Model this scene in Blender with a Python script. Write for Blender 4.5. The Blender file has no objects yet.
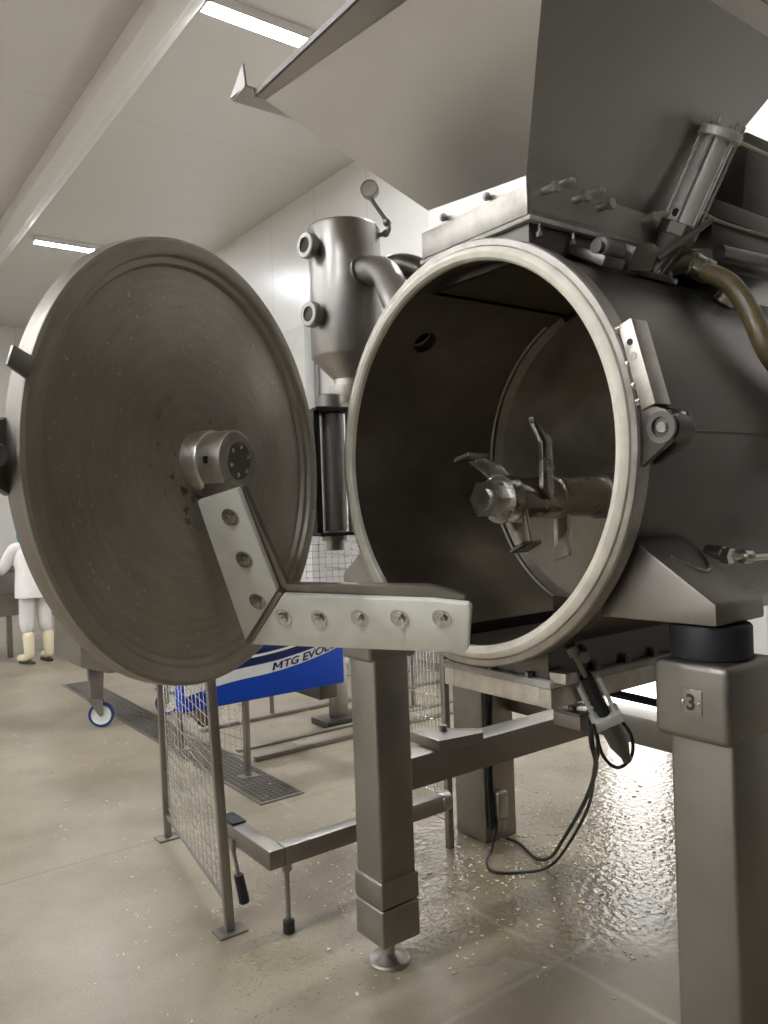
import bpy, bmesh, math, random
from mathutils import Vector, Matrix, Quaternion
random.seed(7)
S = bpy.context.scene
COL = S.collection
PI = math.pi

# ------------------------------------------------------------------ camera
H = 1.70
CAM = Vector((-1.528, -1.705, H))
YAW, ROLL, PITCH, FPX = math.radians(36.5), math.radians(2.0), math.radians(-.43), 790.0
Dh = Vector((math.sin(YAW), math.cos(YAW), 0)); Rh = Vector((math.cos(YAW), -math.sin(YAW), 0)); UP = Vector((0, 0, 1))
fw = Dh * math.cos(PITCH) + UP * math.sin(PITCH); up0 = UP * math.cos(PITCH) - Dh * math.sin(PITCH)
rt = Rh * math.cos(ROLL) - up0 * math.sin(ROLL); upv = up0 * math.cos(ROLL) + Rh * math.sin(ROLL)
cd = bpy.data.cameras.new('camera'); cam = bpy.data.objects.new('camera', cd); COL.objects.link(cam)
m3 = Matrix((rt, upv, -fw)).transposed().to_4x4(); m3.translation = CAM
cam.matrix_world = m3
cd.sensor_fit = 'AUTO'; cd.sensor_width = 36; cd.lens = FPX / 1024 * 36; cd.clip_start = .02; cd.clip_end = 100
S.camera = cam

# ------------------------------------------------------------------ materials
def nt(name):
    m = bpy.data.materials.new(name); m.use_nodes = True
    n = m.node_tree; return m, n, n.nodes['Principled BSDF']
def node(n, t, **kw):
    x = n.nodes.new(t)
    for k, v in kw.items():
        if hasattr(x, k): setattr(x, k, v)
        else: x.inputs[k].default_value = v
    return x
def lnk(n, a, b): n.links.new(a, b)
def rgba(c): return (c[0], c[1], c[2], 1)
def ramp(n, src, stops):
    r = n.nodes.new('ShaderNodeValToRGB'); el = r.color_ramp.elements
    while len(el) < len(stops): el.new(.5)
    for e, (p, c) in zip(el, stops):
        e.position = p; e.color = rgba(c) if hasattr(c, '__len__') else (c, c, c, 1)
    lnk(n, src, r.inputs[0]); return r.outputs[0]
def coords(n, scale=(1, 1, 1), kind='Object'):
    tc = n.nodes.new('ShaderNodeTexCoord'); mp = n.nodes.new('ShaderNodeMapping'); mp.inputs['Scale'].default_value = scale
    lnk(n, tc.outputs[kind], mp.inputs[0]); return mp.outputs[0]

def metal(name, c, rough, var=.12, scale=(6, 6, 6), bump=.02, rvar=.1, metallic=1.0, spot=None):
    m, n, b = nt(name)
    b.inputs['Metallic'].default_value = metallic
    v = coords(n, scale)
    a = node(n, 'ShaderNodeTexNoise'); a.inputs['Scale'].default_value = 1; a.inputs['Detail'].default_value = 8; a.inputs['Roughness'].default_value = .65
    lnk(n, v, a.inputs['Vector'])
    lo = [x * (1 - var) for x in c]; hi = [min(1, x * (1 + var)) for x in c]
    colr = ramp(n, a.outputs[0], [(.3, lo), (.7, hi)])
    if spot:
        s = node(n, 'ShaderNodeTexNoise'); s.inputs['Scale'].default_value = spot[0]; s.inputs['Detail'].default_value = 4
        lnk(n, coords(n), s.inputs['Vector'])
        f = ramp(n, s.outputs[0], [(spot[1], 0), (spot[1] + .06, 1)])
        mx = node(n, 'ShaderNodeMix', data_type='RGBA'); lnk(n, f, mx.inputs[0]); lnk(n, colr, mx.inputs[6]); mx.inputs[7].default_value = rgba(spot[2]); colr = mx.outputs[2]
    lnk(n, colr, b.inputs['Base Color'])
    lnk(n, ramp(n, a.outputs[0], [(.3, rough - rvar), (.7, rough + rvar)]), b.inputs['Roughness'])
    if bump:
        f = node(n, 'ShaderNodeTexNoise'); f.inputs['Scale'].default_value = 90; f.inputs['Detail'].default_value = 3
        lnk(n, v, f.inputs['Vector'])
        bp = node(n, 'ShaderNodeBump'); bp.inputs['Strength'].default_value = bump; bp.inputs['Distance'].default_value = .01
        lnk(n, f.outputs[0], bp.inputs['Height']); lnk(n, bp.outputs[0], b.inputs['Normal'])
    return m
def plain(name, c, rough=.5, var=.08, scale=8, metallic=0, spec=.5):
    m, n, b = nt(name)
    a = node(n, 'ShaderNodeTexNoise'); a.inputs['Scale'].default_value = scale; a.inputs['Detail'].default_value = 5
    lnk(n, coords(n), a.inputs['Vector'])
    lnk(n, ramp(n, a.outputs[0], [(.3, [x * (1 - var) for x in c]), (.7, [min(1, x * (1 + var)) for x in c])]), b.inputs['Base Color'])
    b.inputs['Roughness'].default_value = rough; b.inputs['Metallic'].default_value = metallic
    b.inputs['Specular IOR Level'].default_value = spec
    return m
M = {}
M['blast'] = metal('blasted_steel', (.30, .277, .252), .46, bump=.03)
M['hopper'] = metal('hopper_steel', (.53, .51, .485), .42, var=.05, scale=(2, 2, 2), bump=.015, rvar=.05)
M['shell'] = metal('shell_steel', (.145, .133, .122), .36, var=.15, scale=(2, 5, 5), bump=.02)
M['inside'] = metal('vessel_inside_steel', (.31, .28, .235), .42, var=.30, scale=(3, 3, 3), bump=.03)
M['tank'] = metal('tank_steel', (.35, .333, .31), .38, var=.06, bump=.01, rvar=.05)
M['bright'] = metal('bright_steel', (.66, .64, .60), .25, var=.1, bump=.01)
M['scratched'] = metal('scratched_steel', (.66, .62, .56), .42, var=.22, scale=(14, 14, 14), bump=.05)
M['dark'] = metal('dark_steel', (.22, .21, .20), .4, bump=.01)
M['shaft'] = metal('shaft_steel', (.36, .32, .28), .28, bump=.01)
M['flange'] = metal('flange_steel', (.46, .43, .39), .42, var=.25, scale=(14, 14, 14), bump=.05)
M['white_pe'] = plain('white_plastic', (.87, .855, .77), .38, .05, 14)
M['gasket'] = plain('cream_gasket', (.88, .83, .70), .45, .12, 12)
M['rubber'] = plain('black_rubber', (.012, .012, .013), .55)
M['cable'] = plain('black_cable', (.012, .012, .014), .4)
M['blue'] = plain('blue_plastic', (.001, .055, .46), .5, .06, 3, 0, .3)
M['navy'] = plain('navy_print', (.006, .012, .075), .4)
M['print_white'] = plain('white_print', (.72, .73, .72), .4)
M['wheel_white'] = plain('wheel_white', (.78, .77, .74), .4)
M['wheel_blue'] = plain('wheel_blue', (.01, .04, .16), .5)
M['cloth'] = plain('white_cloth', (.80, .765, .74), .85, .05, 9)
M['trouser'] = plain('trouser_cloth', (.72, .69, .68), .85, .08, 9)
M['boot'] = plain('cream_boot', (.80, .71, .50), .4, .05)
M['sole'] = plain('boot_sole', (.03, .028, .025), .6)
M['skin'] = plain('skin', (.55, .33, .24), .5)
M['cap'] = plain('blue_cap', (.03, .38, .55), .7)
M['hose'] = plain('brown_hose', (.16, .125, .06), .3, .2, 20)
M['tube'] = plain('cream_tube', (.62, .56, .38), .4)
M['dark_print'] = plain('dark_print', (.03, .03, .03), .5)
M['cream_box'] = plain('cabinet_paint', (.70, .69, .66), .4, .03)
M['grey_box'] = plain('grey_paint', (.42, .41, .39), .45, .03)
M['chip'] = plain('food_chips', (.66, .57, .36), .5, .3, 40)
M['green'] = plain('green_crumbs', (.36, .36, .14), .7, .3, 60)
M['seal'] = plain('grey_seal', (.50, .48, .44), .5, .15, 10)
M['alu'] = metal('cast_aluminium', (.72, .71, .68), .5, var=.1, bump=.02, metallic=.55)
M['drain_bed'] = plain('drain_bed', (.07, .062, .05), .6)
M['glass'] = plain('sight_glass', (.06, .06, .055), .08)
M['plate'] = metal('number_plate_steel', (.36, .34, .31), .4, bump=0)

# door inner face: greasy brown film with arcs of specks
m, n, b = nt('door_inner_steel'); M['door'] = m
b.inputs['Metallic'].default_value = .55
v = coords(n)
sx = node(n, 'ShaderNodeSeparateXYZ'); lnk(n, v, sx.inputs[0])
cb = node(n, 'ShaderNodeCombineXYZ'); lnk(n, sx.outputs[0], cb.inputs[0]); lnk(n, sx.outputs[2], cb.inputs[2])
ln = node(n, 'ShaderNodeVectorMath', operation='LENGTH'); lnk(n, cb.outputs[0], ln.inputs[0])
at = node(n, 'ShaderNodeMath', operation='ARCTAN2'); lnk(n, sx.outputs[2], at.inputs[0]); lnk(n, sx.outputs[0], at.inputs[1])
pc = node(n, 'ShaderNodeCombineXYZ'); lnk(n, ln.outputs['Value'], pc.inputs[0]); lnk(n, at.outputs[0], pc.inputs[1])
mp = node(n, 'ShaderNodeMapping'); mp.inputs['Scale'].default_value = (60, 2.0, 1); lnk(n, pc.outputs[0], mp.inputs[0])
rg = node(n, 'ShaderNodeTexNoise'); rg.inputs['Scale'].default_value = 1; rg.inputs['Detail'].default_value = 5; lnk(n, mp.outputs[0], rg.inputs['Vector'])
bl = node(n, 'ShaderNodeTexNoise'); bl.inputs['Scale'].default_value = 5; bl.inputs['Detail'].default_value = 7; lnk(n, v, bl.inputs['Vector'])
base = ramp(n, bl.outputs[0], [(.3, (.315, .285, .24)), (.7, (.40, .365, .312))])
streak = ramp(n, rg.outputs[0], [(.35, .93), (.65, 1.06)])
mu = node(n, 'ShaderNodeMix', data_type='RGBA', blend_type='MULTIPLY'); mu.inputs[0].default_value = 1; lnk(n, base, mu.inputs[6]); lnk(n, streak, mu.inputs[7])
sp = node(n, 'ShaderNodeTexNoise'); sp.inputs['Scale'].default_value = 85; sp.inputs['Detail'].default_value = 2; lnk(n, v, sp.inputs['Vector'])
spf = ramp(n, sp.outputs[0], [(.665, 0), (.71, 1)])
band = ramp(n, ln.outputs['Value'], [(.20, 0), (.30, 1), (.50, 1), (.56, 0)])
sf = node(n, 'ShaderNodeMath', operation='MULTIPLY'); lnk(n, spf, sf.inputs[0]); lnk(n, band, sf.inputs[1])
mx = node(n, 'ShaderNodeMix', data_type='RGBA'); lnk(n, sf.outputs[0], mx.inputs[0]); lnk(n, mu.outputs[2], mx.inputs[6]); mx.inputs[7].default_value = (.62, .55, .42, 1)
# dark wet smears near the hub
dk = node(n, 'ShaderNodeTexNoise'); dk.inputs['Scale'].default_value = 22; dk.inputs['Detail'].default_value = 3; lnk(n, v, dk.inputs['Vector'])
dkf = ramp(n, dk.outputs[0], [(.60, 0), (.66, 1)]); hb = ramp(n, ln.outputs['Value'], [(.09, 1), (.17, .9), (.24, 0)])
df = node(n, 'ShaderNodeMath', operation='MULTIPLY'); lnk(n, dkf, df.inputs[0]); lnk(n, hb, df.inputs[1])
mx2 = node(n, 'ShaderNodeMix', data_type='RGBA'); lnk(n, df.outputs[0], mx2.inputs[0]); lnk(n, mx.outputs[2], mx2.inputs[6]); mx2.inputs[7].default_value = (.14, .12, .095, 1)
lnk(n, mx2.outputs[2], b.inputs['Base Color'])
lnk(n, ramp(n, bl.outputs[0], [(.3, .36), (.7, .5)]), b.inputs['Roughness'])

# floor: tan resin screed, wet around the machine
m, n, b = nt('floor_resin'); M['floor'] = m
v = coords(n, kind='Object')
a = node(n, 'ShaderNodeTexNoise'); a.inputs['Scale'].default_value = 1.6; a.inputs['Detail'].default_value = 9; a.inputs['Roughness'].default_value = .6; lnk(n, v, a.inputs['Vector'])
g = node(n, 'ShaderNodeTexNoise'); g.inputs['Scale'].default_value = 140; g.inputs['Detail'].default_value = 2; lnk(n, v, g.inputs['Vector'])
c1 = ramp(n, a.outputs[0], [(.28, (.185, .150, .102)), (.5, (.258, .219, .158)), (.72, (.318, .277, .21))])
c2 = ramp(n, g.outputs[0], [(.35, .86), (.65, 1.12)])
mu = node(n, 'ShaderNodeMix', data_type='RGBA', blend_type='MULTIPLY'); mu.inputs[0].default_value = 1; lnk(n, c1, mu.inputs[6]); lnk(n, c2, mu.inputs[7])
# wet zone
sub = node(n, 'ShaderNodeVectorMath', operation='SUBTRACT'); lnk(n, v, sub.inputs[0]); sub.inputs[1].default_value = (1.65, 1.12, 0)
msc = node(n, 'ShaderNodeVectorMath', operation='MULTIPLY'); lnk(n, sub.outputs[0], msc.inputs[0]); msc.inputs[1].default_value = (.60, 1.05, 0)
ds = node(n, 'ShaderNodeVectorMath', operation='LENGTH'); lnk(n, msc.outputs[0], ds.inputs[0])
wn = node(n, 'ShaderNodeTexNoise'); wn.inputs['Scale'].default_value = 2.2; wn.inputs['Detail'].default_value = 5; lnk(n, v, wn.inputs['Vector'])
ad = node(n, 'ShaderNodeMath', operation='MULTIPLY_ADD'); lnk(n, wn.outputs[0], ad.inputs[0]); ad.inputs[1].default_value = .9; lnk(n, ds.outputs['Value'], ad.inputs[2])
wet = ramp(n, ad.outputs[0], [(.0, 1), (.95, 1), (1.0, 0)]); wet.node.color_ramp.elements[1].position = .93
sc_ = node(n, 'ShaderNodeMath', operation='MULTIPLY'); lnk(n, ad.outputs[0], sc_.inputs[0]); sc_.inputs[1].default_value = .55
wet = ramp(n, sc_.outputs[0], [(.62, 1), (.90, 0)])
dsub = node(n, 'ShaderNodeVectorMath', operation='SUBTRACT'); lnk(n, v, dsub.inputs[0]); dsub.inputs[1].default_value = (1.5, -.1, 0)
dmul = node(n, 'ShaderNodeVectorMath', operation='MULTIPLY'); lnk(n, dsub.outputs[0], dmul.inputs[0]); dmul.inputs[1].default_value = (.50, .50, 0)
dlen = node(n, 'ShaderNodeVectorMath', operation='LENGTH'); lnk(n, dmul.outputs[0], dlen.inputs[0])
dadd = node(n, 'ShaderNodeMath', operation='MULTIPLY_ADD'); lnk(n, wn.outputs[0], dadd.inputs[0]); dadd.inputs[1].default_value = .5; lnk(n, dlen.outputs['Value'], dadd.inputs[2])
damp_shade = ramp(n, dadd.outputs[0], [(.62, 1), (1.0, 0)])  # wet darkening, spread wider to paint in the shade on the near floor
dkm = node(n, 'ShaderNodeMix', data_type='RGBA', blend_type='MULTIPLY'); lnk(n, damp_shade, dkm.inputs[0]); lnk(n, mu.outputs[2], dkm.inputs[6]); dkm.inputs[7].default_value = (.56, .50, .385, 1)
sx = node(n, 'ShaderNodeSeparateXYZ'); lnk(n, v, sx.inputs[0])
def near(sock, val, wd):
    d = node(n, 'ShaderNodeMath', operation='SUBTRACT'); lnk(n, sock, d.inputs[0]); d.inputs[1].default_value = val
    e = node(n, 'ShaderNodeMath', operation='ABSOLUTE'); lnk(n, d.outputs[0], e.inputs[0])
    return ramp(n, e.outputs[0], [(0, 1), (wd, 0)])
j1 = near(sx.outputs[0], .68, .022); j2 = near(sx.outputs[1], .28, .020)
jm = node(n, 'ShaderNodeMath', operation='MAXIMUM'); lnk(n, j1, jm.inputs[0]); lnk(n, j2, jm.inputs[1])
jn = node(n, 'ShaderNodeTexNoise'); jn.inputs['Scale'].default_value = 4; lnk(n, v, jn.inputs['Vector'])
jf = node(n, 'ShaderNodeMath', operation='MULTIPLY'); lnk(n, jm.outputs[0], jf.inputs[0]); lnk(n, ramp(n, jn.outputs[0], [(.35, .1), (.65, .8)]), jf.inputs[1])
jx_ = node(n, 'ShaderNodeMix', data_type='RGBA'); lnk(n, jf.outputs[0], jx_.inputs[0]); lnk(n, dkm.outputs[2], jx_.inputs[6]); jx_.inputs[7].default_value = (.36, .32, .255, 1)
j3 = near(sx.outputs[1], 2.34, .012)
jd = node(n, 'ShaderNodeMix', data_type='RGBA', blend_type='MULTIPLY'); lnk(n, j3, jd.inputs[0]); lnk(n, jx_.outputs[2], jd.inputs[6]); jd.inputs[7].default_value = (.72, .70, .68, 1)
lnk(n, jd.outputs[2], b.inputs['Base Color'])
rr = node(n, 'ShaderNodeMix', data_type='FLOAT'); lnk(n, wet, rr.inputs[0]); rr.inputs[2].default_value = .36; rr.inputs[3].default_value = .05
lnk(n, rr.outputs[0], b.inputs['Roughness'])
rip = node(n, 'ShaderNodeTexNoise'); rip.inputs['Scale'].default_value = 30; rip.inputs['Detail'].default_value = 2; lnk(n, v, rip.inputs['Vector'])
bp = node(n, 'ShaderNodeBump'); bp.inputs['Distance'].default_value = .02; bp.inputs['Strength'].default_value = .12
lnk(n, rip.outputs[0], bp.inputs['Height']); bs_ = node(n, 'ShaderNodeMath', operation='MULTIPLY_ADD'); lnk(n, wet, bs_.inputs[0]); bs_.inputs[1].default_value = .30; bs_.inputs[2].default_value = .03; lnk(n, bs_.outputs[0], bp.inputs['Strength']); lnk(n, bp.outputs[0], b.inputs['Normal'])

def panels(name, c, axis, step, rough=.45, off=0.0, jc=.80):
    m, n, b = nt(name)
    v = coords(n, kind='Object'); sx = node(n, 'ShaderNodeSeparateXYZ'); lnk(n, v, sx.inputs[0])
    dv = node(n, 'ShaderNodeMath', operation='MULTIPLY_ADD'); lnk(n, sx.outputs[axis], dv.inputs[0]); dv.inputs[1].default_value = 1 / step; dv.inputs[2].default_value = 50.0 + off
    fr = node(n, 'ShaderNodeMath', operation='FRACT'); lnk(n, dv.outputs[0], fr.inputs[0])
    f = ramp(n, fr.outputs[0], [(0, jc), (.010 / step, jc), (.018 / step, 1), (1, 1)])
    a = node(n, 'ShaderNodeTexNoise'); a.inputs['Scale'].default_value = 1.3; a.inputs['Detail'].default_value = 4; lnk(n, v, a.inputs['Vector'])
    cc = ramp(n, a.outputs[0], [(.3, [x * .97 for x in c]), (.7, c)])
    mu = node(n, 'ShaderNodeMix', data_type='RGBA', blend_type='MULTIPLY'); mu.inputs[0].default_value = 1; lnk(n, cc, mu.inputs[6]); lnk(n, f, mu.inputs[7])
    lnk(n, mu.outputs[2], b.inputs['Base Color']); b.inputs['Roughness'].default_value = rough
    return m
WC = (.80, .785, .755)
M['ceil'] = panels('ceiling_panels', (.68, .655, .62), 1, 2.36, .4, .3, .86)
M['wallx'] = panels('wall_panels', WC, 1, 1.15, .3)
M['wallf'] = panels('unseen_dark_panels', (.07, .066, .06), 0, 1.15, .5)  # unseen front wall, set near and dark so the steel reflects little light
M['wally'] = panels('wall_panels', WC, 0, 1.15, .3)
M['trunk'] = plain('trunking_paint', (.76, .735, .70), .4, .02)
m, n, b = nt('lamp_tube'); M['lamp'] = m
b.inputs['Base Color'].default_value = (.9, .9, .9, 1); b.inputs['Emission Color'].default_value = (.93, .96, 1, 1); b.inputs['Emission Strength'].default_value = 275

# ------------------------------------------------------------------ mesh helper
def catmull(pts, k=8):
    P = [Vector(p) for p in pts]; out = []
    for i in range(len(P) - 1):
        p0 = P[max(i - 1, 0)]; p1 = P[i]; p2 = P[i + 1]; p3 = P[min(i + 2, len(P) - 1)]
        for j in range(k):
            t = j / k
            out.append(.5 * ((2 * p1) + (p2 - p0) * t + (2 * p0 - 5 * p1 + 4 * p2 - p3) * t * t + (3 * p1 - p0 - 3 * p2 + p3) * t ** 3))
    out.append(P[-1]); return out
def frame_for(d):
    d = d.normalized(); a = Vector((0, 0, 1)) if abs(d.z) < .9 else Vector((1, 0, 0))
    x = a.cross(d).normalized(); return x, d.cross(x)
class MB:
    def __init__(self, T=None): self.bm = bmesh.new(); self.T = T
    def merge(self, bm2):
        me = bpy.data.meshes.new('tmp'); bm2.to_mesh(me); bm2.free(); self.bm.from_mesh(me); bpy.data.meshes.remove(me)
    def prism(self, poly, vec, bev=0, seg=2):
        b2 = bmesh.new(); vec = Vector(vec)
        A = [b2.verts.new(Vector(p)) for p in poly]; B = [b2.verts.new(Vector(p) + vec) for p in poly]; k = len(poly)
        b2.faces.new(A[::-1]); b2.faces.new(B)
        for i in range(k): b2.faces.new((A[i], A[(i + 1) % k], B[(i + 1) % k], B[i]))
        bmesh.ops.recalc_face_normals(b2, faces=b2.faces)
        if bev: bmesh.ops.bevel(b2, geom=list(b2.edges), offset=bev, segments=seg, profile=.5, affect='EDGES', clamp_overlap=True)
        self.merge(b2); return self
    def box(self, x0, x1, y0, y1, z0, z1, bev=0, seg=2):
        return self.prism([(x0, y0, z0), (x1, y0, z0), (x1, y1, z0), (x0, y1, z0)], (0, 0, z1 - z0), bev, seg)
    def obox(self, c, ax, ay, az, sx, sy, sz, bev=0):
        c, ax, ay, az = Vector(c), Vector(ax).normalized(), Vector(ay).normalized(), Vector(az).normalized()
        p = [c + ax * (i * sx / 2) + ay * (j * sy / 2) - az * (sz / 2) for i, j in ((-1, -1), (1, -1), (1, 1), (-1, 1))]
        return self.prism(p, az * sz, bev)
    def lathe(self, prof, o, ax, seg=48, closed=False):
        # prof: (radius, height along axis)
        o, ax = Vector(o), Vector(ax).normalized(); x, y = frame_for(ax); bm = self.bm; rings = []
        for r, h in prof:
            if r < 1e-6: rings.append([bm.verts.new(o + ax * h)])
            else: rings.append([bm.verts.new(o + ax * h + (x * math.cos(2 * PI * i / seg) + y * math.sin(2 * PI * i / seg)) * r) for i in range(seg)])
        pr = list(zip(rings, rings[1:])) + ([(rings[-1], rings[0])] if closed else [])
        fs = []
        for a, c in pr:
            for i in range(seg):
                j = (i + 1) % seg
                if len(a) == 1 and len(c) == 1: continue
                if len(a) == 1: fs.append(bm.faces.new((a[0], c[i], c[j])))
                elif len(c) == 1: fs.append(bm.faces.new((a[i], a[j], c[0])))
                else: fs.append(bm.faces.new((a[i], a[j], c[j], c[i])))
        bmesh.ops.recalc_face_normals(bm, faces=fs); return self
    def cyl(self, p0, p1, r0, r1=None, seg=24, bev=0):
        p0, p1 = Vector(p0), Vector(p1); r1 = r0 if r1 is None else r1; L = (p1 - p0).length
        if bev: pr = [(0, 0), (r0 - bev, 0), (r0, bev), (r1, L - bev), (r1 - bev, L), (0, L)]
        else: pr = [(0, 0), (r0, 0), (r1, L), (0, L)]
        return self.lathe(pr, p0, p1 - p0, seg)
    def hexa(self, p0, p1, r): return self.cyl(p0, p1, r, r, 6)
    def tube(self, pts, r, seg=10, smooth=0):
        P = catmull(pts, smooth) if smooth else [Vector(p) for p in pts]
        bm = self.bm; x = None; rings = []
        for i, p in enumerate(P):
            d = (P[min(i + 1, len(P) - 1)] - P[max(i - 1, 0)]).normalized()
            if x is None: x, y = frame_for(d)
            else:
                x = (x - d * x.dot(d)).normalized(); y = d.cross(x)
            rr_ = r[i] if hasattr(r, '__len__') else r
            rings.append([bm.verts.new(p + (x * math.cos(2 * PI * k / seg) + y * math.sin(2 * PI * k / seg)) * rr_) for k in range(seg)])
        fs = [bm.faces.new(rings[0][::-1]), bm.faces.new(rings[-1])]
        for a, c in zip(rings, rings[1:]):
            for k in range(seg): fs.append(bm.faces.new((a[k], a[(k + 1) % seg], c[(k + 1) % seg], c[k])))
        bmesh.ops.recalc_face_normals(bm, faces=fs); return self
    def ball(self, c, r, sc=(1, 1, 1)):
        b2 = bmesh.new(); bmesh.ops.create_uvsphere(b2, u_segments=20, v_segments=12, radius=r)
        for v in b2.verts: v.co = Vector((v.co.x * sc[0], v.co.y * sc[1], v.co.z * sc[2])) + Vector(c)
        self.merge(b2); return self
    def sheet(self, quad):
        self.bm.faces.new([self.bm.verts.new(Vector(p)) for p in quad]); return self
    def build(self, name, mat, parent=None, angle=.62):
        bm = self.bm
        if self.T is not None: bmesh.ops.transform(bm, matrix=self.T, verts=bm.verts)
        return link(name, bm, mat, parent, angle)
def link(name, bm, mat, parent=None, angle=.62):
    lo = Vector((min(v.co[i] for v in bm.verts) for i in range(3))); hi = Vector((max(v.co[i] for v in bm.verts) for i in range(3)))
    c = (lo + hi) / 2
    if parent is None: c.z = lo.z
    bmesh.ops.translate(bm, verts=bm.verts, vec=-c)
    for f in bm.faces: f.smooth = True
    for e in bm.edges:
        if len(e.link_faces) == 2:
            e.smooth = e.calc_face_angle(0) < angle
    me = bpy.data.meshes.new(name); bm.to_mesh(me); bm.free()
    me.materials.append(M[mat] if isinstance(mat, str) else mat)
    o = bpy.data.objects.new(name, me); COL.objects.link(o)
    if parent is not None:
        o.parent = parent
        q = parent; off = Vector((0, 0, 0))
        while q is not None: off += q.location; q = q.parent
        o.location = c - off
    else: o.location = c
    return o
def thing(name, loc, label, cat, group=None):
    o = bpy.data.objects.new(name, None); COL.objects.link(o); o.location = loc; o.empty_display_size = .1
    return tag(o, label, cat, group)
def tag(o, label, cat, group=None, kind=None):
    o['label'] = label; o['category'] = cat
    if group: o['group'] = group
    if kind: o['kind'] = kind
    return o
def struct(o): o['kind'] = 'structure'; return o
def solid_cut(name, body, cutters):
    """boolean difference of meshes; returns a bmesh"""
    def tmp(bm):
        me = bpy.data.meshes.new('cut'); bm.to_mesh(me); bm.free(); o = bpy.data.objects.new('cut', me); COL.objects.link(o); return o
    ob = tmp(body); cs = [tmp(c) for c in cutters]
    for c in cs:
        md = ob.modifiers.new('b', 'BOOLEAN'); md.operation = 'DIFFERENCE'; md.object = c; md.solver = 'EXACT'
    dg = bpy.context.evaluated_depsgraph_get(); bm = bmesh.new(); ev = ob.evaluated_get(dg); me = ev.to_mesh(); bm.from_mesh(me); ev.to_mesh_clear()
    for o in [ob] + cs:
        me = o.data; bpy.data.objects.remove(o); bpy.data.meshes.remove(me)
    return bm
def text_bm(body, size, shear=0.0, bold=0.0, depth=.0015):
    cu = bpy.data.curves.new('t', 'FONT'); cu.body = body; cu.size = size; cu.shear = shear; cu.offset = bold; cu.extrude = depth; cu.align_x = 'LEFT'
    o = bpy.data.objects.new('t', cu); COL.objects.link(o)
    dg = bpy.context.evaluated_depsgraph_get(); bm = bmesh.new(); ev = o.evaluated_get(dg); me = ev.to_mesh(); bm.from_mesh(me); ev.to_mesh_clear()
    bpy.data.objects.remove(o); bpy.data.curves.remove(cu); return bm

# ------------------------------------------------------------------ room
CZ = 5.8; X0, X1, Y0, Y1 = -11.0, 3.9, -3.0, 16.5
def slab(name, mat, *b): return struct(MB().box(*b).build(name, mat))
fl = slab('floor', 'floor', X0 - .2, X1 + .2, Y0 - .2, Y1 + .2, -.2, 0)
# keep the floor's texture space at the world origin
def world_origin(o):
    d = o.location.copy(); o.data.transform(Matrix.Translation(d)); o.location = (0, 0, 0)
world_origin(fl)
for nm, mt, bb in (('ceiling', 'ceil', (X0 - .2, X1 + .2, Y0 - .2, Y1 + .2, CZ, CZ + .2)), ('wall_right', 'wallx', (X1, X1 + .2, Y0, Y1, 0, CZ)),
                   ('wall_back', 'wally', (X0, X1, Y1, Y1 + .2, 0, CZ)), ('wall_left', 'wallx', (X0 - .2, X0, Y0, Y1, 0, CZ)), ('wall_front', 'wallf', (X0, X1, Y0 - .2, Y0, 0, CZ))):
    world_origin(slab(nm, mt, *bb))
slab('trim_1', 'cream_box', 3.72, 3.9, 6.97, 7.75, 0, 4.06)
cdt = MB().tube([(3.84, 6.88, .0), (3.84, 6.88, 4.02)], .035, 10).build('gap_strip', 'dark'); tag(cdt, 'dark vertical strip standing in for the gap beside the pale wall panel', 'dark strip')  # dark tube added in place of the dark gap beside the panel
# bright frosted doorway and window in the right wall, behind the drum
m, n, b = nt('daylight_pane'); M['day'] = m
b.inputs['Base Color'].default_value = (.8, .8, .8, 1); b.inputs['Roughness'].default_value = .3; b.inputs['Emission Color'].default_value = (1, .98, .95, 1); b.inputs['Emission Strength'].default_value = 4.4
def opening(nm, y0, y1, z0, z1):
    o = MB().box(3.86, 3.90, y0 - .06, y0, z0, z1 + .06, .004).box(3.86, 3.90, y1, y1 + .06, z0, z1 + .06, .004).box(3.86, 3.90, y0, y1, z1, z1 + .06, .004)
    if z0 > 0: o.box(3.86, 3.90, y0 - .06, y1 + .06, z0 - .06, z0, .004)
    o = struct(o.build(nm, 'trunk')); struct(MB().box(3.875, 3.895, y0, y1, z0, z1).build('pane', 'day', o))
opening('door_1', 1.95, 2.55, 0, 2.1)
opening('window_1', 4.2, 5.5, 2.2, 3.15)
# ceiling trunking
t = thing('cable_trunking', (1.0, 5, CZ - .22), 'long white boxed trunking fixed under the ceiling', 'trunking')
MB().box(.80, 1.02, -3, 16.5, CZ - .2, CZ, .02).build('cover', 'trunk', t)
MB().box(1.02, 1.16, -3, 16.5, CZ - .1, CZ, .01).build('side_duct', 'trunk', t)
# lamp battens
def batten(x, y, label, group):
    t = thing('ceiling_lamp', (x, y, CZ - .09), label, 'lamp', group)
    MB().box(x - .5, x + .5, y - .087, y + .087, CZ - .05, CZ, .004).box(x - .5, x + .5, y - .087, y - .075, CZ - .085, CZ - .045, .002).box(x - .5, x + .5, y + .075, y + .087, CZ - .085, CZ - .045, .002).box(x - .5, x - .487, y - .075, y + .075, CZ - .085, CZ - .045, .002).box(x + .487, x + .5, y - .075, y + .075, CZ - .085, CZ - .045, .002).build('housing', 'trunk', t)
    MB().box(x - .485, x + .485, y - .073, y + .073, CZ - .085, CZ - .05, .012).build('diffuser', 'lamp', t)
    return t
batten(1.68, 4.13, 'bright ceiling strip lamp nearest the steel hopper', 'ceiling strip lamps')
batten(1.84, 10.5, 'bright ceiling strip lamp farther off, just above the round door', 'ceiling strip lamps')
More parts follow.
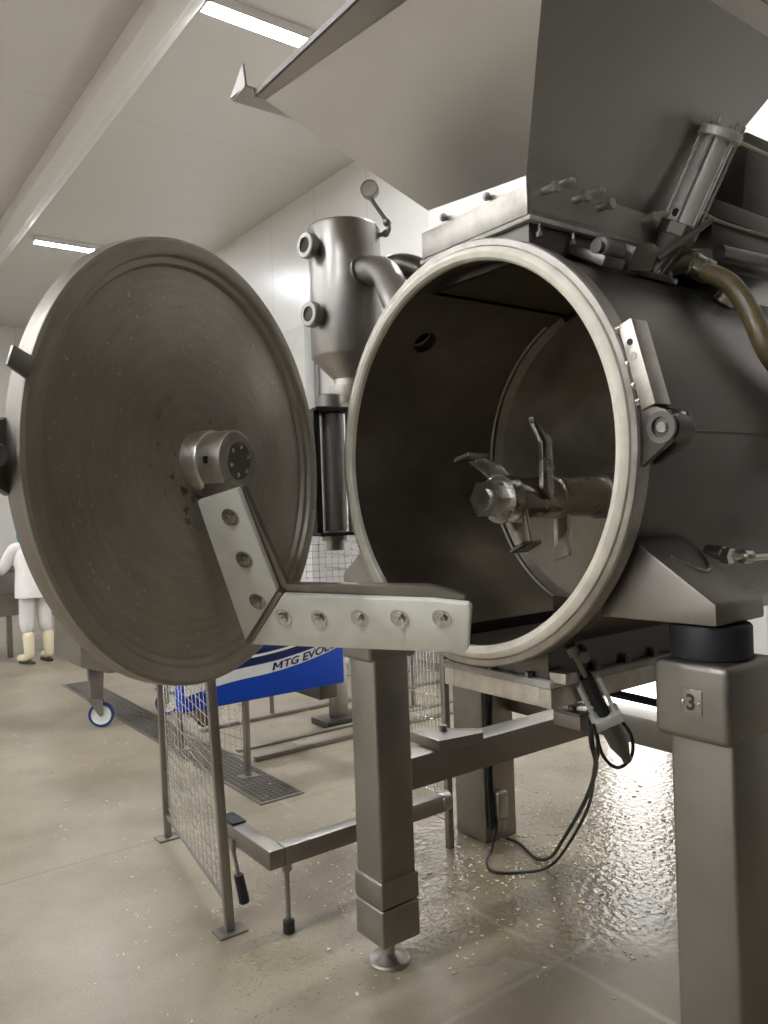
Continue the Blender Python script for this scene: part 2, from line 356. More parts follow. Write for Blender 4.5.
for x, y in ((2.9, .95), (-4.2, -2.2), (-4.2, .95), (-4.2, 4.13), (-4.2, 7.3), (-4.2, 10.5), (-8.6, -2.2), (-8.6, .95), (-8.6, 4.13), (-8.6, 7.3), (-8.6, 10.5)):
    batten(x, y, 'ceiling strip lamp of the rows outside the view', 'ceiling strip lamps out of sight')

# ------------------------------------------------------------------ mixing vessel
VY, VZ = .03, 1.84
AX = Vector((1, 0, 0))
vessel = thing('mixing_vessel', (.6, VY, 1.13), 'large horizontal stainless steel mixing drum with its round mouth open and door swung aside', 'mixer')
def vp(x, r, a):   # point on the drum: a measured from +Z towards -Y
    return Vector((x, VY - r * math.sin(a), VZ + r * math.cos(a)))
body = MB().lathe([(.598, .049), (.598, 1.38), (.56, 1.46), (.40, 1.55), (0, 1.60), (0, .80), (.30, .795), (.46, .78), (.535, .755), (.556, .73), (.56, .70), (.56, .049)], (0, VY, VZ), AX, 128, closed=True)
bmv = body.bm
cin = MB().box(.12, .75, -.205, .215, 2.1, 2.7).bm
cout = MB().box(.13, .60, -.20, .19, 1.0, 1.55).bm
port_c = Vector((.231, .03 + .60 * .66, VZ + .60 * .751)); pd = Vector((0, .66, .751)).normalized()
cport = MB().cyl(Vector((.231, VY, VZ)) + pd * .45, Vector((.231, VY, VZ)) + pd * .75, .042, seg=32).bm
sb = solid_cut('shell', bmv, [cin, cout, cport])
# inside faces get the stained material
shell = link('shell', sb, 'shell', vessel, .5)
shell.data.materials.append(M['inside'])
for p in shell.data.polygons:
    c = p.center + shell.location + vessel.location
    rad = math.hypot(c.y - VY, c.z - VZ)
    if rad < .575 and c.x < 1.0: p.material_index = 1
MB().tube([(.712, VY + .556 * math.cos(a), VZ + .556 * math.sin(a)) for a in [math.radians(d) for d in range(112, 428 - 0, 4) if not (68 < (d % 360) < 112)]], .0055, 8).build('weld_bead', 'scratched', vessel)
MB().lathe([(.585, .046), (.585, .085), (.60, .085), (.617, .085), (.617, .046), (.613, .041), (.597, .041), (.595, .048)], (0, VY, VZ), AX, 128, closed=True).build('mouth_flange', 'flange', vessel)
MB().lathe([(.556, .05), (.556, .036), (.562, .028), (.576, .024), (.586, .028), (.593, .036), (.593, .05)], (0, VY, VZ), AX, 128, closed=True).build('gasket', 'gasket', vessel)
# inlet throat
th = MB()
for bb in ((.10, .76, -.215, -.205, 2.37, 2.464), (.10, .76, .215, .225, 2.37, 2.464), (.10, .12, -.205, .215, 2.37, 2.464), (.75, .77, -.205, .215, 2.37, 2.464)): th.box(*bb)
th.build('inlet_throat', 'shell', vessel)
ff = MB()
for bb in ((.084, .80, -.236, -.205, 2.462, 2.476), (.084, .80, .215, .236, 2.462, 2.476), (.084, .12, -.205, .215, 2.462, 2.476), (.75, .80, -.205, .215, 2.50, 2.522)): ff.box(*bb, .003)
ff.build('inlet_flange', 'seal', vessel)
for i in range(5):
    x = .13 + i * .14
    MB().cyl((x, -.226, 2.43), (x, -.226, 2.464), .005, seg=10).hexa((x, -.226, 2.424), (x, -.226, 2.436), .010).build('flange_stud', 'bright', vessel)
MB().box(.125, .745, -.20, .21, 2.376, 2.39).build('inlet_flap', 'inside', vessel)
MB().lathe([(.042, .605), (.052, .605), (.052, .70), (.042, .70)], (.231, VY, VZ), pd, 32, closed=True).build('port_nozzle', 'shell', vessel)
# outlet chute
oc = MB()
for bb in ((.12, .62, -.215, -.20, 1.195, 1.318), (.12, .62, .19, .205, 1.195, 1.31), (.12, .135, -.20, .19, 1.195, 1.272), (.60, .62, -.20, .19, 1.195, 1.272)): oc.box(*bb)
oc.box(.62, .92, -.215, .205, 1.195, 1.36)
oc.build('outlet_chute', 'shell', vessel)
MB().box(.136, .599, -.199, .189, 1.262, 1.275).build('outlet_flap', 'inside', vessel)
MB().box(.10, .98, -.237, .213, 1.183, 1.205, .004).build('outlet_flange', 'seal', vessel)
fl2 = MB()
for bb in ((.105, .97, -.235, -.19, 1.128, 1.183), (.105, .97, .165, .21, 1.128, 1.183), (.105, .15, -.19, .165, 1.128, 1.183), (.925, .97, -.19, .165, 1.128, 1.183)): fl2.box(*bb, .003)
fl2.build('outlet_frame', 'scratched', vessel)
for i in range(4):
    x = .17 + i * .14
    MB().hexa((x, -.226, 1.205), (x, -.226, 1.222), .013).cyl((x, -.226, 1.222), (x, -.226, 1.235), .007, seg=10).build('flange_bolt', 'dark', vessel)
for y in (-.15, .0, .13):
    MB().hexa((.111, y, 1.205), (.111, y, 1.218), .012).build('flange_bolt', 'dark', vessel)
# side brackets
def gusset(sgn):
    g = MB(); Y = (lambda y: y) if sgn < 0 else (lambda y: 2 * VY - y)
    g.prism([(.11, Y(-.50), 1.605), (.11, Y(-.725), 1.453), (.11, Y(-.725), 1.402), (.11, Y(-.40), 1.398)], (.21, 0, 0), .008)
    o = g.build('support_bracket', 'blast', vessel)
    arc = [(.16 + .13 * i / 10, Y(-.60 - .055 * math.sin(PI * i / 10) + .02), 0) for i in range(11)]
    pts = [(x, y, 1.605 + (abs(Y(y) if sgn > 0 else y) - .50) * -(.152 / .225) + .003) for x, y, _ in arc]
    MB().tube(pts, .0045, 6).build('weld_bead', 'bright', o)
gusset(-1); gusset(1)
# clamp eye on the mouth flange
lg = MB()
lg.prism([(.052, -.575, 1.925), (.052, -.655, 1.895), (.052, -.672, 1.855), (.052, -.655, 1.82), (.052, -.575, 1.765)], (.02, 0, 0), .003)
lg.prism([(.125, -.56, 1.925), (.125, -.655, 1.895), (.125, -.672, 1.855), (.125, -.655, 1.82), (.125, -.56, 1.775)], (.02, 0, 0), .003)
lg.lathe([(.034, 0), (.034, .055), (.024, .055), (.024, 0)], (.066, -.643, 1.857), AX, 28, closed=True)
lo_ = lg.build('clamp_lug', 'shell', vessel)
MB().cyl((.045, -.643, 1.857), (.10, -.643, 1.857), .015, seg=16, bev=.003).build('clamp_pin', 'bright', lo_)
MB().lathe([(.037, 0), (.037, .008), (.024, .008), (.024, 0)], (.044, -.643, 1.857), AX, 28, closed=True).build('bushing', 'dark', lo_)
# stop block on the mouth flange
a0 = math.radians(90 - 15.5)
tn = Vector((0, -math.cos(a0), -math.sin(a0))); rd = Vector((0, -math.sin(a0), math.cos(a0)))
c0 = Vector((.075, VY, VZ)) + rd * .637
sbk = MB().obox(c0, AX, tn, rd, .062, .215, .040, .003).build('stop_block', 'scratched', vessel)
MB().cyl(c0 - AX * .0325 - tn * .055, c0 - AX * .030 - tn * .055, .008, seg=14).build('threaded_hole', 'rubber', sbk)
MB().cyl(c0 - AX * .0335 - tn * .02, c0 - AX * .030 - tn * .02, .009, seg=14).build('screw', 'bright', sbk)
for k in (-.10, -.01, .045, .085):
    MB().ball(c0 - rd * .024 + tn * k - AX * .026, .009, (1, 1, 1.2)).build('weld_bead', 'bright', sbk)
MB().box(.08, 1.30, -.5735, -.570, 1.853, 1.862).build('seam', 'shell', vessel) if False else None
MB().tube([(.16, -.5685, 1.862), (1.3, -.5685, 1.866)], .005, 6).build('seam', 'shell', vessel)
# hydraulic fittings at the side
hf = MB().cyl((.36, -.555, 1.55), (.36, -.60, 1.545), .022).hexa((.36, -.598, 1.545), (.36, -.622, 1.543), .022).tube([(.36, -.61, 1.544), (.40, -.625, 1.54), (.47, -.63, 1.535), (.9, -.64, 1.53)], .010, 8, 5)
hf.cyl((.40, -.626, 1.54), (.43, -.629, 1.538), .018).build('hydraulic_fitting', 'bright', vessel)

# agitator shaft with knives
SZ = 1.71
ag = MB().cyl((.20, VY, SZ), (.875, VY, SZ), .066, seg=40)
agit = ag.build('agitator_shaft', 'shaft', vessel)
MB().lathe([(0, .185), (.05, .185), (.075, .192), (.075, .235), (.069, .24), (0, .24)], (0, VY, SZ), AX, 40).build('washer', 'bright', agit)
MB().hexa((.13, VY, SZ), (.187, VY, SZ), .060).cyl((.122, VY, SZ), (.13, VY, SZ), .034, seg=24).build('shaft_nut', 'bright', agit)
MB().lathe([(.066, .43), (.071, .43), (.071, .445), (.066, .445)], (0, VY, SZ), AX, 40, closed=True).build('collar', 'shaft', agit)
MB().lathe([(.066, .66), (.078, .66), (.078, .76), (.066, .76)], (0, VY, SZ), AX, 40, closed=True).build('collar', 'dark', agit)
def knife(poly, th, dirv=AX):
    return MB().prism(poly, Vector(dirv) * th, .002).build('knife', 'bright', agit)
# first knife: broad arm rising to a bent tip, and its lower half
knife([(.245, VY + .045, SZ + .03), (.245, VY - .02, SZ + .055), (.245, VY + .03, SZ + .10), (.245, VY + .12, SZ + .135), (.245, VY + .19, SZ + .125), (.245, VY + .13, SZ + .09)], .016)
MB().prism([(.262, VY + .105, SZ + .137), (.262, VY + .19, SZ + .127), (.20, VY + .205, SZ + .125), (.20, VY + .13, SZ + .14)], (0, .003, .012), .001).build('knife', 'bright', agit)
knife([(.245, VY + .03, SZ - .05), (.245, VY - .055, SZ - .03), (.245, VY - .075, SZ - .13), (.245, VY - .03, SZ - .155), (.245, VY - .01, SZ - .11)], .016)
MB().prism([(.205, VY - .03, SZ - .157), (.205, VY - .085, SZ - .130), (.29, VY - .085, SZ - .130), (.29, VY - .03, SZ - .157)], (0, .006, -.012), .001).build('knife', 'bright', agit)
# second knife: straight upright blade with chamfered tip
MB().prism([(.335, VY - .07, SZ - .01), (.30, VY - .07, SZ + .03), (.30, VY - .07, SZ + .17), (.265, VY - .07, SZ + .225), (.262, VY - .07, SZ + .245), (.345, VY - .07, SZ + .18), (.348, VY - .07, SZ + .02)], (0, -.018, 0), .002).build('knife', 'bright', agit)
knife([(.47, VY + .03, SZ - .05), (.47, VY - .03, SZ - .05), (.47, VY - .03, SZ - .19), (.47, VY + .03, SZ - .21)], .02)

# ------------------------------------------------------------------ the swung-open door
D0 = Vector((-.592, .401, 1.84)); tv = Vector((.887, .462, 0)).normalized(); yv = Vector((-tv.y, tv.x, 0))
T = Matrix((tv, yv, UP)).transposed().to_4x4(); T.translation = D0
def dw(a, y, z): return D0 + tv * a + yv * y + UP * z
door = MB().lathe([(0, .020), (.10, .020), (.40, .024), (.545, .028), (.552, .016), (.568, .014), (.574, .003), (.580, 0), (.610, 0), (.619, .005), (.622, .012), (.622, .052), (.600, .060), (.50, .10), (.30, .15), (0, .175)], D0, yv, 144).build('door', 'door', vessel, .5)
# orient the door's texture space to its own plane
def reorient(o, T):
    me = o.data; Wm = Matrix.Translation(D0); R = T.to_3x3().to_4x4()
    off = o.location.copy(); base_ = Vector((0, 0, 0)); q = o.parent
    while q is not None: base_ += q.location; q = q.parent
    wl = base_ + off
    me.transform(Matrix.Translation(wl)); me.transform(T.inverted()); o.location = D0 - base_; o.rotation_euler = R.to_euler()
shift = door.location.copy()
reorient(door, T)
def dpart(mb, name, mat):
    """child of the rotated door: geometry given in door-local coordinates"""
    bm = mb.bm; lo = Vector((min(v.co[i] for v in bm.verts) for i in range(3))); hi = Vector((max(v.co[i] for v in bm.verts) for i in range(3))); c = (lo + hi) / 2
    bmesh.ops.translate(bm, verts=bm.verts, vec=-c)
    for f in bm.faces: f.smooth = True
    for e in bm.edges:
        if len(e.link_faces) == 2: e.smooth = e.calc_face_angle(0) < .6
    me = bpy.data.meshes.new(name); bm.to_mesh(me); bm.free(); me.materials.append(M[mat])
    o = bpy.data.objects.new(name, me); COL.objects.link(o); o.parent = door; o.location = c
    return o
YD = Vector((0, 1, 0))
door.data.materials.append(M['blast'])
for p_ in door.data.polygons:
    if math.hypot(p_.center.x, p_.center.z) > .6205 or p_.center.y > .045: p_.material_index = 1
dpart(MB().lathe([(0, -.112), (.076, -.112), (.084, -.108), (.086, -.100), (.086, -.036), (.089, -.034), (.092, -.028), (.092, .022), (0, .022)], (0, 0, 0), YD, 56), 'hub', 'scratched')
dpart(MB().lathe([(0, -.115), (.052, -.115), (.054, -.112), (0, -.111)], (0, 0, 0), YD, 40), 'hub_cover', 'dark')
for i in range(6):
    a = 2 * PI * i / 6 + .3
    dpart(MB().cyl((.041 * math.cos(a), -.118, .041 * math.sin(a)), (.041 * math.cos(a), -.114, .041 * math.sin(a)), .006, seg=12), 'hub_screw', 'bright')
a = math.radians(197)
dpart(MB().obox((.084 * math.cos(a), -.066, .084 * math.sin(a) + .01), (-math.sin(a), 0, math.cos(a)), (0, 1, 0), (math.cos(a), 0, math.sin(a)), .055, .014, .006), 'hub_slot', 'rubber')
# L-shaped scraper: r runs down the door, n out of it
r_ = Vector((.428, 0, -.904)).normalized(); n_ = Vector((0, -1, 0)); A0 = Vector((-.062, 0, -.113)); N_ = r_.cross(n_).normalized()
camd = T.inverted() @ CAM
if (camd - A0).dot(N_) < 0: N_ = -N_
def sp_(r, nn, h=0): return A0 + r_ * r + n_ * nn + N_ * h
arm = MB()
arm.prism([sp_(-.055, .02, -.042), sp_(-.06, .085, -.042), sp_(-.030, .162, -.042), sp_(.12, .183, -.042), sp_(.276, .206, -.042), sp_(.276, .64, -.042), sp_(.300, .735, -.042), sp_(.43, .69, -.042), sp_(.44, .02, -.042)], N_ * .018, .002)
dpart(arm, 'scraper_arm', 'blast')
p1 = MB().prism([sp_(-.004, .012, -.022), sp_(-.036, .160, -.022), sp_(.283, .183, -.022), sp_(.462, .012, -.022)], N_ * .022, .005, 2); dpart(p1, 'scraper_plate', 'white_pe')
p2 = MB().prism([sp_(.297, .197, -.022), sp_(.475, .028, -.022), sp_(.464, .708, -.022), sp_(.447, .722, -.022), sp_(.325, .752, -.022), sp_(.313, .745, -.022), sp_(.305, .652, -.022)], N_ * .022, .005, 2); dpart(p2, 'scraper_plate', 'white_pe')
mt = MB().prism([sp_(.284, .186, -.028), sp_(.466, .012, -.028), sp_(.474, .024, -.028), sp_(.295, .196, -.028)], N_ * .024, .001); dpart(mt, 'joint_strip', 'blast')
for r, nn in ((.047, .109), (.180, .109), (.318, .107), (.370, .179), (.369, .298), (.365, .425), (.360, .547), (.356, .668)):
    c = sp_(r, nn, 0)
    bo = MB().lathe([(.0155, .0005), (.0155, .004), (.026, .004), (.027, .0005)], c, N_, 28, closed=True)
    bo.hexa(c, c + N_ * .012, .0165).cyl(c + N_ * .012, c + N_ * .016, .009, seg=14)
    dpart(bo, 'bolt', 'bright')
# latch fittings on the free edge of the door
dpart(MB().prism([(-.632, -.004, .230), (-.580, -.004, .212), (-.598, -.004, .162), (-.649, -.004, .185)], (0, .008, 0), .001), 'latch_tab', 'blast')
lt = MB().prism([(-.610, .045, .085), (-.61, .045, -.09), (-.675, .045, -.055), (-.72, .045, -.02), (-.72, .045, .03)], (0, .025, 0), .003).cyl((-.672, .0, -.005), (-.672, .09, -.005), .024, seg=20, bev=.004)
dpart(lt, 'latch_eye', 'dark')
# hinge between door and drum
hg = MB().cyl((.05, .737, 1.615), (.05, .737, 2.045), .048, seg=36, bev=.004).build('hinge_barrel', 'tank', vessel)
MB().cyl((.05, .737, 2.055), (.05, .737, 2.115), .040, seg=30, bev=.004).cyl((.05, .737, 2.075), (.05, .737, 2.08), .042, seg=30).build('hinge_pin', 'blast', hg)
MB().cyl((.05, .737, 1.545), (.05, .737, 1.60), .032, seg=24, bev=.003).cyl((.05, .737, 1.58), (.05, .737, 1.605), .046, seg=24).build('hinge_nut', 'blast', hg)
hp = MB()
for z in (2.047, 1.600):
    hp.prism([(-.06, .655, z), (-.02, .79, z), (.05, .80, z), (.11, .76, z), (.12, .60, z), (.06, .64, z)], (0, 0, .012), .002)
hp.box(-.045, -.02, .70, .745, 1.60, 2.05, .002)
hp.build('hinge_plate', 'rubber', hg)
MB().tube([(.105, .712, 1.612), (.105, .712, 2.047)], .007, 8).build('hinge_rod', 'blast', hg)

# ------------------------------------------------------------------ frame under the drum
frame = thing('machine_frame', (.7, 0, 0), 'heavy square-legged stainless steel stand carrying the mixing drum', 'machine stand')
def leg(x0, y0, head, number=None):
    x1, y1 = x0 + .16, y0 + .16
    MB().box(x0, x1, y0, y1, .33, 1.16, .012, 3).build('leg', 'blast', frame)
    MB().box(x0 - .008, x1 + .008, y0 - .008, y1 + .008, .245, .345, .012, 3).box(x0 - .007, x1 + .007, y0 - .007, y1 + .007, .105, .243, .010, 3).build('leg_sleeve', 'blast', frame)
    cx, cy = (x0 + x1) / 2, (y0 + y1) / 2
    MB().lathe([(0, 0), (.076, 0), (.078, .010), (.074, .018), (.05, .026), (.024, .040), (.022, .108), (0, .108)], (cx, cy, 0), UP, 32).build('foot', 'flange', frame)
    hb = MB().box(*head, .018, 3).build('head_box', 'blast', frame)
    return hb
hb = leg(.11, -.756, (.093, .31, -.758, -.566, 1.137, 1.318))
pl = MB().box(.0905, .0935, -.694, -.640, 1.200, 1.258, .0008).build('number_plate', 'plate', hb)
for y in (-.687, -.647):
    MB().ball((.090, y, 1.228), .0055, (.5, 1, 1)).build('rivet', 'bright', hb)
bm = text_bm('3', .050, 0, .0012, .0008)
xs = [v.co.x for v in bm.verts]; ys = [v.co.y for v in bm.verts]; cx, cy = (min(xs) + max(xs)) / 2, (min(ys) + max(ys)) / 2
for v in bm.verts:
    x, y, z = v.co; v.co = Vector((.0900 - z, -.667 - (x - cx), 1.229 + (y - cy)))
link('number', bm, 'dark_print', hb)
leg(.11, .601, (.093, .31, .601, .787, 1.137, 1.318))
leg(1.34, -.756, (1.33, 1.52, -.758, -.566, 1.137, 1.318))
for x, y in ((.20, -.655), (.20, .70), (1.42, -.655)):
    MB().lathe([(0, 1.318), (.088, 1.318), (.092, 1.323), (.092, 1.392), (.088, 1.398), (0, 1.398)], (x, y, 0), UP, 40).build('rubber_mount', 'rubber', frame)
MB().box(.268, 1.345, .62, .74, .632, .755, .008).build('side_beam', 'blast', frame)
MB().box(.268, 1.345, -.74, -.62, .632, .755, .008).build('side_beam', 'blast', frame)
MB().box(1.345, 1.465, -.60, 1.17, .632, .755, .008).build('cross_beam', 'blast', frame)
MB().prism([(.40, .60, .757), (.40, .79, .757), (.47, .79, .757), (.64, .61, .757), (.60, .57, .757)], (0, 0, .042), .003).build('mounting_bar', 'blast', frame)
MB().cyl((.50, .69, .80), (.50, .69, .822), .016, seg=6).build('bar_bolt', 'dark', frame)
jb = MB().box(.66, .76, .20, .30, 1.02, 1.07, .004)

# ------------------------------------------------------------------ feed hopper
hop = thing('feed_hopper', (.42, 0, 2.522), 'big flared stainless steel feed hopper on top of the mixing drum', 'hopper')
B = [(.10, -.212), (.76, -.212), (.76, .205), (.10, .205)]; ZB, ZR, ZS = 2.605, 3.05, 3.16
RM = [(-.126, -.52), (1.03, -.52), (1.03, .60), (-.250, .60)]
sh = MB(); bm = sh.bm
def ring(pts, z): return [bm.verts.new((x, y, z if abs(z - ZB) > 1e-6 else (2.590 if y < 0 else 2.628))) for x, y in pts]
out = [ring(B, 2.478), ring(B, ZB), ring(RM, ZR)]
def inset(pts, d):
    cx = sum(p[0] for p in pts) / 4; cy = sum(p[1] for p in pts) / 4
    return [(x + (d if x < cx else -d), y + (d if y < cy else -d)) for x, y in pts]
inn = [ring(inset(RM, .008), ZR), ring(inset(B, .008), ZB), ring(inset(B, .008), 2.478)]
seq = out + inn
for a, c in zip(seq, seq[1:] + seq[:1]):
    for i in range(4): bm.faces.new((a[i], a[(i + 1) % 4], c[(i + 1) % 4], c[i]))
bmesh.ops.recalc_face_normals(bm, faces=bm.faces)
sh.build('hopper_cone', 'hopper', hop, .3)
sk = MB()
OR = [(-.262, -.575), (1.08, -.575), (1.08, .635), (-.262, .635)]
for a, c in ((0, 1), (1, 2), (2, 3), (3, 0)):
    q = [Vector((*RM[a], ZR)), Vector((*RM[c], ZR)), Vector((*OR[c], ZR + .028)), Vector((*OR[a], ZR + .028))]
    sk.prism(q, UP * .006)
sk.prism([(OR[0][0], OR[0][1], ZR + .03), (OR[1][0], OR[1][1], ZR + .03), (OR[1][0], OR[1][1], ZR + .45), (OR[0][0], OR[0][1], ZR + .45)], (0, .006, 0))
sk.build('hopper_rim', 'hopper', hop, .3)
et = MB()  # dark strip along two outer edges of the rim
et.box(-.268, -.256, -.575, .635, ZR + .026, ZR + .046).box(-.268, 1.08, .630, .642, ZR + .026, ZR + .046)
et.build('dark_edge', 'dark', hop, .3)
lp = MB()
lp.prism([(-.30, .645, 3.10), (-.29, .76, 3.105), (.20, .76, 3.105), (.42, .645, 3.10)], (0, 0, .008))
lp.prism([(-.298, .645, 3.105), (-.298, .76, 3.11), (-.298, .66, 3.185)], (.008, 0, 0))
lp.build('corner_lip', 'hopper', hop, .3)
bs = MB()
for bb in ((.083, .10, -.228, .222, 2.477, 2.558), (.10, .77, -.228, -.213, 2.477, 2.496), (.10, .77, .206, .222, 2.477, 2.558)): bs.box(*bb, .002)
bs.build('base_frame', 'flange', hop)
for y in (-.07, .12):
    MB().cyl((.10, y, 2.578), (.078, y, 2.578), .006, seg=10).hexa((.092, y, 2.578), (.082, y, 2.578), .012).build('frame_bolt', 'dark', hop)
for i, x in enumerate((.17, .30, .41, .62)):
    c = MB().cyl((x, -.21, 2.562), (x, -.255, 2.562), .012, seg=14).hexa((x, -.246, 2.562), (x, -.262, 2.562), .017)
    if i != 2: c.tube([(x, -.25, 2.562), (x + .022, -.27, 2.574), (x + .045, -.27, 2.58)], .007, 8).ball((x + .05, -.27, 2.581), .011)
    c.build('clamp', 'scratched', hop)

# ------------------------------------------------------------------ things on top of the drum
dh = thing('drive_housing', (1.4, 0, 2.40), 'dark boxy steel housing behind the hopper on the drum top', 'machine housing')
MB().box(.86, 1.6, -.30, .34, 2.60, 2.66, .005).box(.90, 1.6, -.28, .30, 2.445, 2.60, .005).build('housing_body', 'shell', dh)
MB().prism([(1.06, -.30, 2.66), (1.6, -.30, 2.66), (1.6, -.30, 2.94), (1.10, -.30, 2.93)], (0, .6, 0), .006).build('housing_hood', 'shell', dh)

P0 = Vector((.715, -.285, 2.545)); P1 = Vector((.728, -.412, 2.770)); vd = (P1 - P0).normalized(); vx, vy = frame_for(vd)
val = thing('pneumatic_valve', (.68, -.22, 2.40), 'steel pneumatic valve with tie-rod cylinder leaning off the drum top', 'valve')
MB().cyl(P0 - vd * .01, P1, .048, seg=36).build('cylinder_barrel', 'alu', val)
MB().cyl(P1 - vd * .006, P1 + vd * .022, .066, seg=36, bev=.004).build('end_cap', 'alu', val)
MB().cyl(P0 - vd * .035, P0 + vd * .004, .064, seg=8, bev=.003).build('end_cap', 'blast', val)
for k in range(6):
    a = 2 * PI * k / 6 + .2; o = (vx * math.cos(a) + vy * math.sin(a)) * .057
    MB().cyl(P0 + o, P1 + o, .0045, seg=8).cyl(P1 + o + vd * .018, P1 + o + vd * .048, .006, seg=8).build('tie_rod', 'bright', val)
MB().cyl(P0 + vd * .03 - Vector((.045, 0, 0)), P0 + vd * .03 - Vector((.052, 0, 0)), .012, seg=14).build('port', 'rubber', val)
bdy = MB().cyl(P0 - vd * .13, P0 - vd * .03, .044, .058, seg=30).cyl(P0 - vd * .20, P0 - vd * .125, .040, seg=30, bev=.004)
bdy.tube([P0 - vd * .13, P0 - vd * .13 + Vector((.04, -.05, .01)), P0 - vd * .12 + Vector((.10, -.09, .0))], .036, 16, 5)
bdy.build('valve_body', 'blast', val)
MB().tube([P0 - vd * .14 - vx * .05 + Vector((-.05, -.05, 0)), P0 - vd * .02 + Vector((.05, -.08, .02))], .011, 10).tube([P0 - vd * .18 + Vector((-.07, -.04, -.01)), P0 - vd * .11 + Vector((-.03, -.05, 0))], .009, 8).build('signal_pipe', 'blast', val)
# hinge-like clamp and small box beside the valve
cl = thing('valve_bracket', (.48, -.20, 2.42), 'dark steel knuckle clamp and sensor box at the foot of the leaning valve', 'bracket')
q0 = vp(.30, .61, math.radians(29))
MB().obox(q0 + Vector((0, -.02, .005)), AX, (0, -.86, -.5), (0, -.5, .86), .09, .13, .03, .006).cyl(q0 + Vector((-.03, -.05, .02)), q0 + Vector((.05, -.05, .02)), .033, seg=20, bev=.004).cyl(q0 + Vector((-.045, -.05, .02)), q0 + Vector((-.03, -.05, .02)), .020, seg=12).build('knuckle', 'dark', cl)
MB().tube([q0 + Vector((.03, -.04, .03)), q0 + Vector((.08, -.01, .06)), q0 + Vector((.16, .0, .07))], .014, 10, 4).build('link_arm', 'dark', cl)
MB().obox(q0 + Vector((.165, -.03, .03)), (1, -.1, .1), (0, -.86, -.5), (0, -.5, .86), .105, .06, .07, .005).build('sensor_box', 'blast', cl)
MB().cyl(vp(.62, .595, math.radians(24)), vp(.62, .617, math.radians(24)), .10, seg=32, bev=.005).build('base_disc', 'dark', cl)
MB().cyl(vp(.82, .60, math.radians(40)), vp(.82, .65, math.radians(40)), .035, seg=20, bev=.004).ball(vp(.82, .655, math.radians(40)), .028).build('elbow_fitting', 'bright', cl)
def sc(p, k): return CAM + (Vector(p) - CAM) * k
hs = P0 - vd * .12 + Vector((.06, -.07, .0))
hose = MB().tube([hs, sc((.71, -.36, 2.385), .99), sc((.766, -.411, 2.338), .965), sc((.815, -.449, 2.241), .945), sc((.85, -.477, 2.127), .93), (.80, -.60, 1.95), (.85, -.64, 1.75), (.95, -.70, 1.5)], .029, 14, 7).build('suction_hose', 'hose')
tag(hose, 'brown translucent ribbed hose bending down over the side of the drum', 'hose')
MB().lathe([(.030, -.03), (.036, -.03), (.036, .03), (.030, .03)], sc((.705, -.355, 2.39), .99), Vector((.5, -.4, -.35)), 20, closed=True).build('hose_clamp', 'bright', hose)
for ps, lb in (([P1 + Vector((.03, -.02, .0)), (1.0, -.42, 2.78), (1.6, -.5, 2.72)], 'thin cream air line leaving the top of the leaning valve'),
               ([P0 + Vector((.05, -.03, .06)), (.92, -.32, 2.575), (1.6, -.4, 2.55)], 'thin cream air line leaving the foot of the leaning valve')):
    tag(MB().tube(ps, .006, 8, 6).build('air_line', 'tube'), lb, 'air line')
tag(MB().tube([(.80, -.36, 2.455), (1.1, -.36, 2.47), (1.9, -.36, 2.50)], .022, 12).build('steam_pipe', 'shell'), 'grey steel pipe running back from the valve above the drum', 'pipe')

# ------------------------------------------------------------------ vacuum tank
tk = thing('vacuum_tank', (.28, .947, 2.12), 'upright stainless steel tank with two sight glasses and a gauge beside the drum', 'tank')
tc = Vector((.28, .947, 0))
MB().lathe([(0, 2.835), (.12, 2.835), (.140, 2.828), (.147, 2.815), (.147, 2.31), (.144, 2.30), (.06, 2.215), (.05, 2.20), (0, 2.20)], tc, UP, 64).build('tank_body', 'tank', tk)
MB().lathe([(0, 2.215), (.062, 2.215), (.062, 2.195), (.08, 2.19), (.08, 2.13), (.07, 2.115), (0, 2.115)], tc, UP, 40).build('bottom_clamp', 'scratched', tk)
for y, z in ((.955, 2.725), (.945, 2.455)):
    d = Vector((-.97, -.12, 0)).normalized(); o = Vector((.28, y, z))
    MB().cyl(o + d * .12, o + d * .175, .030, seg=28).lathe([(.02, .165), (.046, .165), (.050, .170), (.050, .195), (.046, .20), (.030, .20), (.030, .192), (.02, .192)], o, d, 28, closed=True).build('sight_glass', 'tank', tk)
    MB().cyl(o + d * .185, o + d * .193, .032, seg=28).build('glass_disc', 'glass', tk)
g0 = Vector((.39, .835, 2.79))
MB().tube([g0 - Vector((.05, -.03, 0)), g0 + Vector((.015, -.01, .005)), g0 + Vector((.02, -.01, .05)), Vector((.355, .85, 2.93)), Vector((.347, .848, 2.955))], .009, 10, 5).ball(g0 + Vector((.02, -.01, .05)), .018).ball(g0 + Vector((.012, -.008, .005)), .016).cyl(g0 + Vector((-.03, .02, -.002)), g0 + Vector((-.01, .005, .003)), .017).build('gauge_pipe', 'blast', tk)
gd = Vector((-.75, -.64, .05)).normalized(); gc = Vector((.345, .846, 2.965))
ga = MB().lathe([(0, -.018), (.032, -.018), (.037, -.013), (.037, .013), (.034, .017), (.030, .017), (.030, .012), (0, .012)], gc, gd, 32).build('pressure_gauge', 'blast', tk)
MB().cyl(gc + gd * .0125, gc + gd * .014, .029, seg=28).build('dial', 'plate', ga)
MB().tube([(.275, .85, 2.625), (.285, .77, 2.615), (.275, .67, 2.57), (.25, .59, 2.48), (.235, .53, 2.405), (.231, .485, 2.36)], .057, 24, 6).lathe([(.057, 0), (.064, 0), (.064, .02), (.057, .02)], (.277, .822, 2.624), (0, -1, 0), 28, closed=True).build('elbow_pipe', 'tank', tk)
